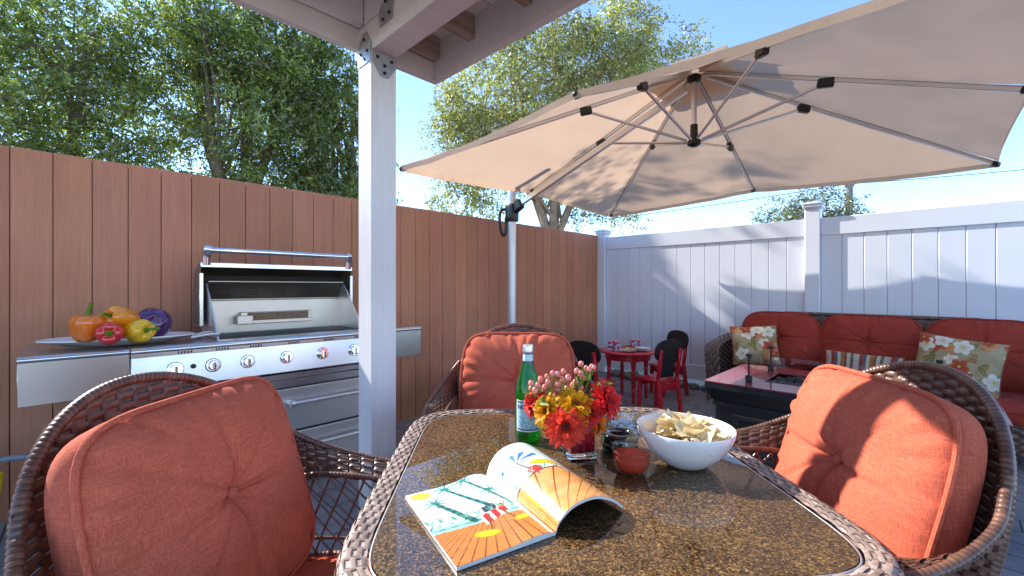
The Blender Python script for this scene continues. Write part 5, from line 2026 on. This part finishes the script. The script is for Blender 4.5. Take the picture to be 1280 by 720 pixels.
def make_kchair(label):
    t = thing('childs_chair', label, 'chair', (0, 0, 0), 0, "children's chairs round the red table")
    # faces -y
    MB().box((0, -.01, .315), (.28, .27, .028), bev=.010, seg=2).build('seat', M['red_paint'], t)
    for sx_ in (-1, 1):
        MB().bar((sx_ * .115, -.115, .302), (sx_ * .118, -.125, 0), .034, .034, .004, up=Vector((0, 1, 0))).build('leg', M['red_paint'], t)
        mb = MB()
        mb.bar((sx_ * .128, .118, .34), (sx_ * .128, .165, 0), .030, .040, .004, up=Vector((1, 0, 0)))
        mb.bar((sx_ * .128, .117, .335), (sx_ * .128, .155, .615), .030, .036, .006, up=Vector((1, 0, 0)))
        mb.build('leg', M['red_paint'], t)
        mb = MB()
        for zz in (.40, .57):
            y_ = lerp(.117, .155, (zz - .335) / .28)
            mb.tube([(sx_ * .128, y_ + .018, zz), (sx_ * .128, y_ + .021, zz)], .006, n=8)
        mb.build('screw_plugs', M['black'], t)
    MB().box((0, -.118, .272), (.20, .018, .05), bev=.003).build('apron', M['red_paint'], t)
    MB().box((0, .125, .262), (.225, .018, .07), bev=.003).build('apron', M['red_paint'], t)
    # plain black backrest board with a broad rounded head
    mb = MB()
    pts = []
    for i in range(64):
        a = 2 * PI * i / 64
        x_, z_ = outline(a, 2.6, .185, .105)
        pts.append((x_, .60 + z_))
    f = [Vector((a, lerp(.100, .142, (b - .335) / .28), b)) for a, b in pts]
    mb.add(f + [p + Vector((0, -.014, 0)) for p in f], [tuple(range(64)), tuple(range(64, 128))[::-1]] + [(i, i + 64, (i + 1) % 64 + 64, (i + 1) % 64) for i in range(64)])
    mb.bar((0, .092, .345), (0, .120, .56), .214, .013, .004, up=Vector((0, 1, 0)))
    mb.build('backrest', M['black_paint'], t, 30)
    return t


k1 = make_kchair("red child's chair with black backrest nearest the fire table, right of the red table")
k1.location = (1.40, 4.15, 0); k1.rotation_euler.z = R(-150)
for lab_, loc_, rz_ in (("red child's chair with black backrest behind the right hand one, by the white fence", (1.73, 4.82, 0), R(-75)),
                        ("red child's chair with black backrest nearest the dining chair, left of the red table", (0.76, 4.02, 0), R(130)),
                        ("red child's chair with black backrest standing against the brown fence", (0.66, 4.50, 0), R(88))):
    c = dup(k1); c['label'] = lab_; c.location = loc_; c.rotation_euler.z = rz_


def canc(u, v):
    if v > .86: return lin((205, 30, 40))
    if v < .1: return lin((190, 190, 200))
    k = noise.noise(Vector((math.cos(6.28 * u) * 1.6, math.sin(6.28 * u) * 1.6, v * 4)))
    return lin((225, 225, 235)) if k > .15 else (lin((50, 70, 160)) if k > -.15 else lin((190, 40, 60)))


cg = 'drink cans on the red table'
cans = [(-.185, -.02, "leftmost small printed drink can on the red table"), (-.135, -.075, "small printed drink can at the left front of the red table"), (-.12, .05, "small printed drink can behind the snack plate"),
        (.09, .13, "small printed drink can at the back right of the red table"), (.155, .10, "rightmost small printed drink can on the red table")]
for x_, y_, l_ in cans:
    mb = MB()
    mb.grid(lambda u, v: Vector((.027 * (1 if .08 < v < .9 else .9) * math.cos(2 * PI * u), .027 * (1 if .08 < v < .9 else .9) * math.sin(2 * PI * u), .095 * v)), 28, 24, closeu=True, colfn=canc)
    mb.lathe([(.0243, .0955), (.020, .094), (0, .094)], 28)
    o = mb.build('drink_can', M['paint'], None, 40)
    o.location = KT + Vector((x_, y_, .5225)); o.rotation_euler.z = x_ * 30
    tag(o, l_, 'can', cg)
plate_prof = [(0, .004), (.05, .003), (.055, .006), (.085, .014), (.086, .017), (.055, .010), (0, .009)]
sp = MB().lathe(plate_prof, 36).build('plate', M['ceramic']); sp.location = KT + Vector((-.03, -.13, .523))
tag(sp, 'white plate piled with snacks in the middle of the red table', 'plate', 'plates on the red table')
for i in range(3):
    o = MB().lathe(plate_prof, 36).build('plate', M['ceramic']); o.location = KT + Vector((.13, -.09, .523 + i * .009))
    tag(o, ('bottom', 'middle', 'top')[i] + ' plate of the white stack on the right of the red table', 'plate', 'plates on the red table')
rnd = random.Random(3)
for i in range(16):
    mb = MB()
    redd = i > 9
    mb.col = lin((190, 40, 40)) if redd else lin((225, 200, 140))
    L = rnd.uniform(.025, .04)
    a = rnd.uniform(0, 6.28)
    mb.tube(catmull([(-L * math.cos(a), -L * math.sin(a), 0), (0, 0, .012), (L * math.cos(a), L * math.sin(a), 0)], 8), .008, n=8)
    o = mb.build('snack', M['paint'], None, 60)
    o.location = KT + Vector((-.03 + rnd.uniform(-.04, .04), -.13 + rnd.uniform(-.04, .04), .543 + (.018 if redd else 0) + rnd.uniform(0, .008)))
    tag(o, ('red' if redd else 'pale') + ' snack stick heaped on the plate on the red table', 'snack', ('red' if redd else 'pale') + ' snack sticks on the plate')

# ================================================================== LIGHT AND CAMERA
w = bpy.data.worlds.new('World'); scene.world = w
w.use_nodes = True
nt = w.node_tree
sky = nt.nodes.new('ShaderNodeTexSky')
sky.sky_type = 'NISHITA'
sky.sun_disc = False
EL = math.atan2(SUN_H.z, math.hypot(SUN_H.x, SUN_H.y))
sky.sun_elevation = EL
sky.sun_rotation = math.atan2(SUN_H.x, SUN_H.y)
sky.air_density = 0.75; sky.dust_density = 0.0; sky.ozone_density = 3.4
bg = nt.nodes['Background']
nt.links.new(sky.outputs[0], bg.inputs['Color'])
bg.inputs['Strength'].default_value = 0.48
sl_ = bpy.data.lights.new('sun', 'SUN')
sl_.energy = 10.0; sl_.angle = R(0.5); sl_.color = (1.0, 0.95, 0.865)
so_ = bpy.data.objects.new('sun', sl_); COL.objects.link(so_)
so_.rotation_euler = SUN_H.normalized().to_track_quat('Z', 'Y').to_euler()
so_.location = (-8, 5, 8)

cam = bpy.data.cameras.new('camera')
cam.sensor_width = 36; cam.lens = FPX / 1280 * 36
cam.shift_y = -2 / 1280
cam.clip_end = 1000; cam.clip_start = 0.02
co = bpy.data.objects.new('camera', cam); COL.objects.link(co)
co.location = (0, 0, CAM_H); co.rotation_euler = (R(90), 0, 0)
scene.camera = co
scene.view_settings.view_transform = 'Standard'
scene.view_settings.look = 'None'
scene.view_settings.exposure = 0
scene.cycles.max_bounces = 10
scene.cycles.transparent_max_bounces = 12
scene.cycles.caustics_refractive = False
scene.cycles.caustics_reflective = False
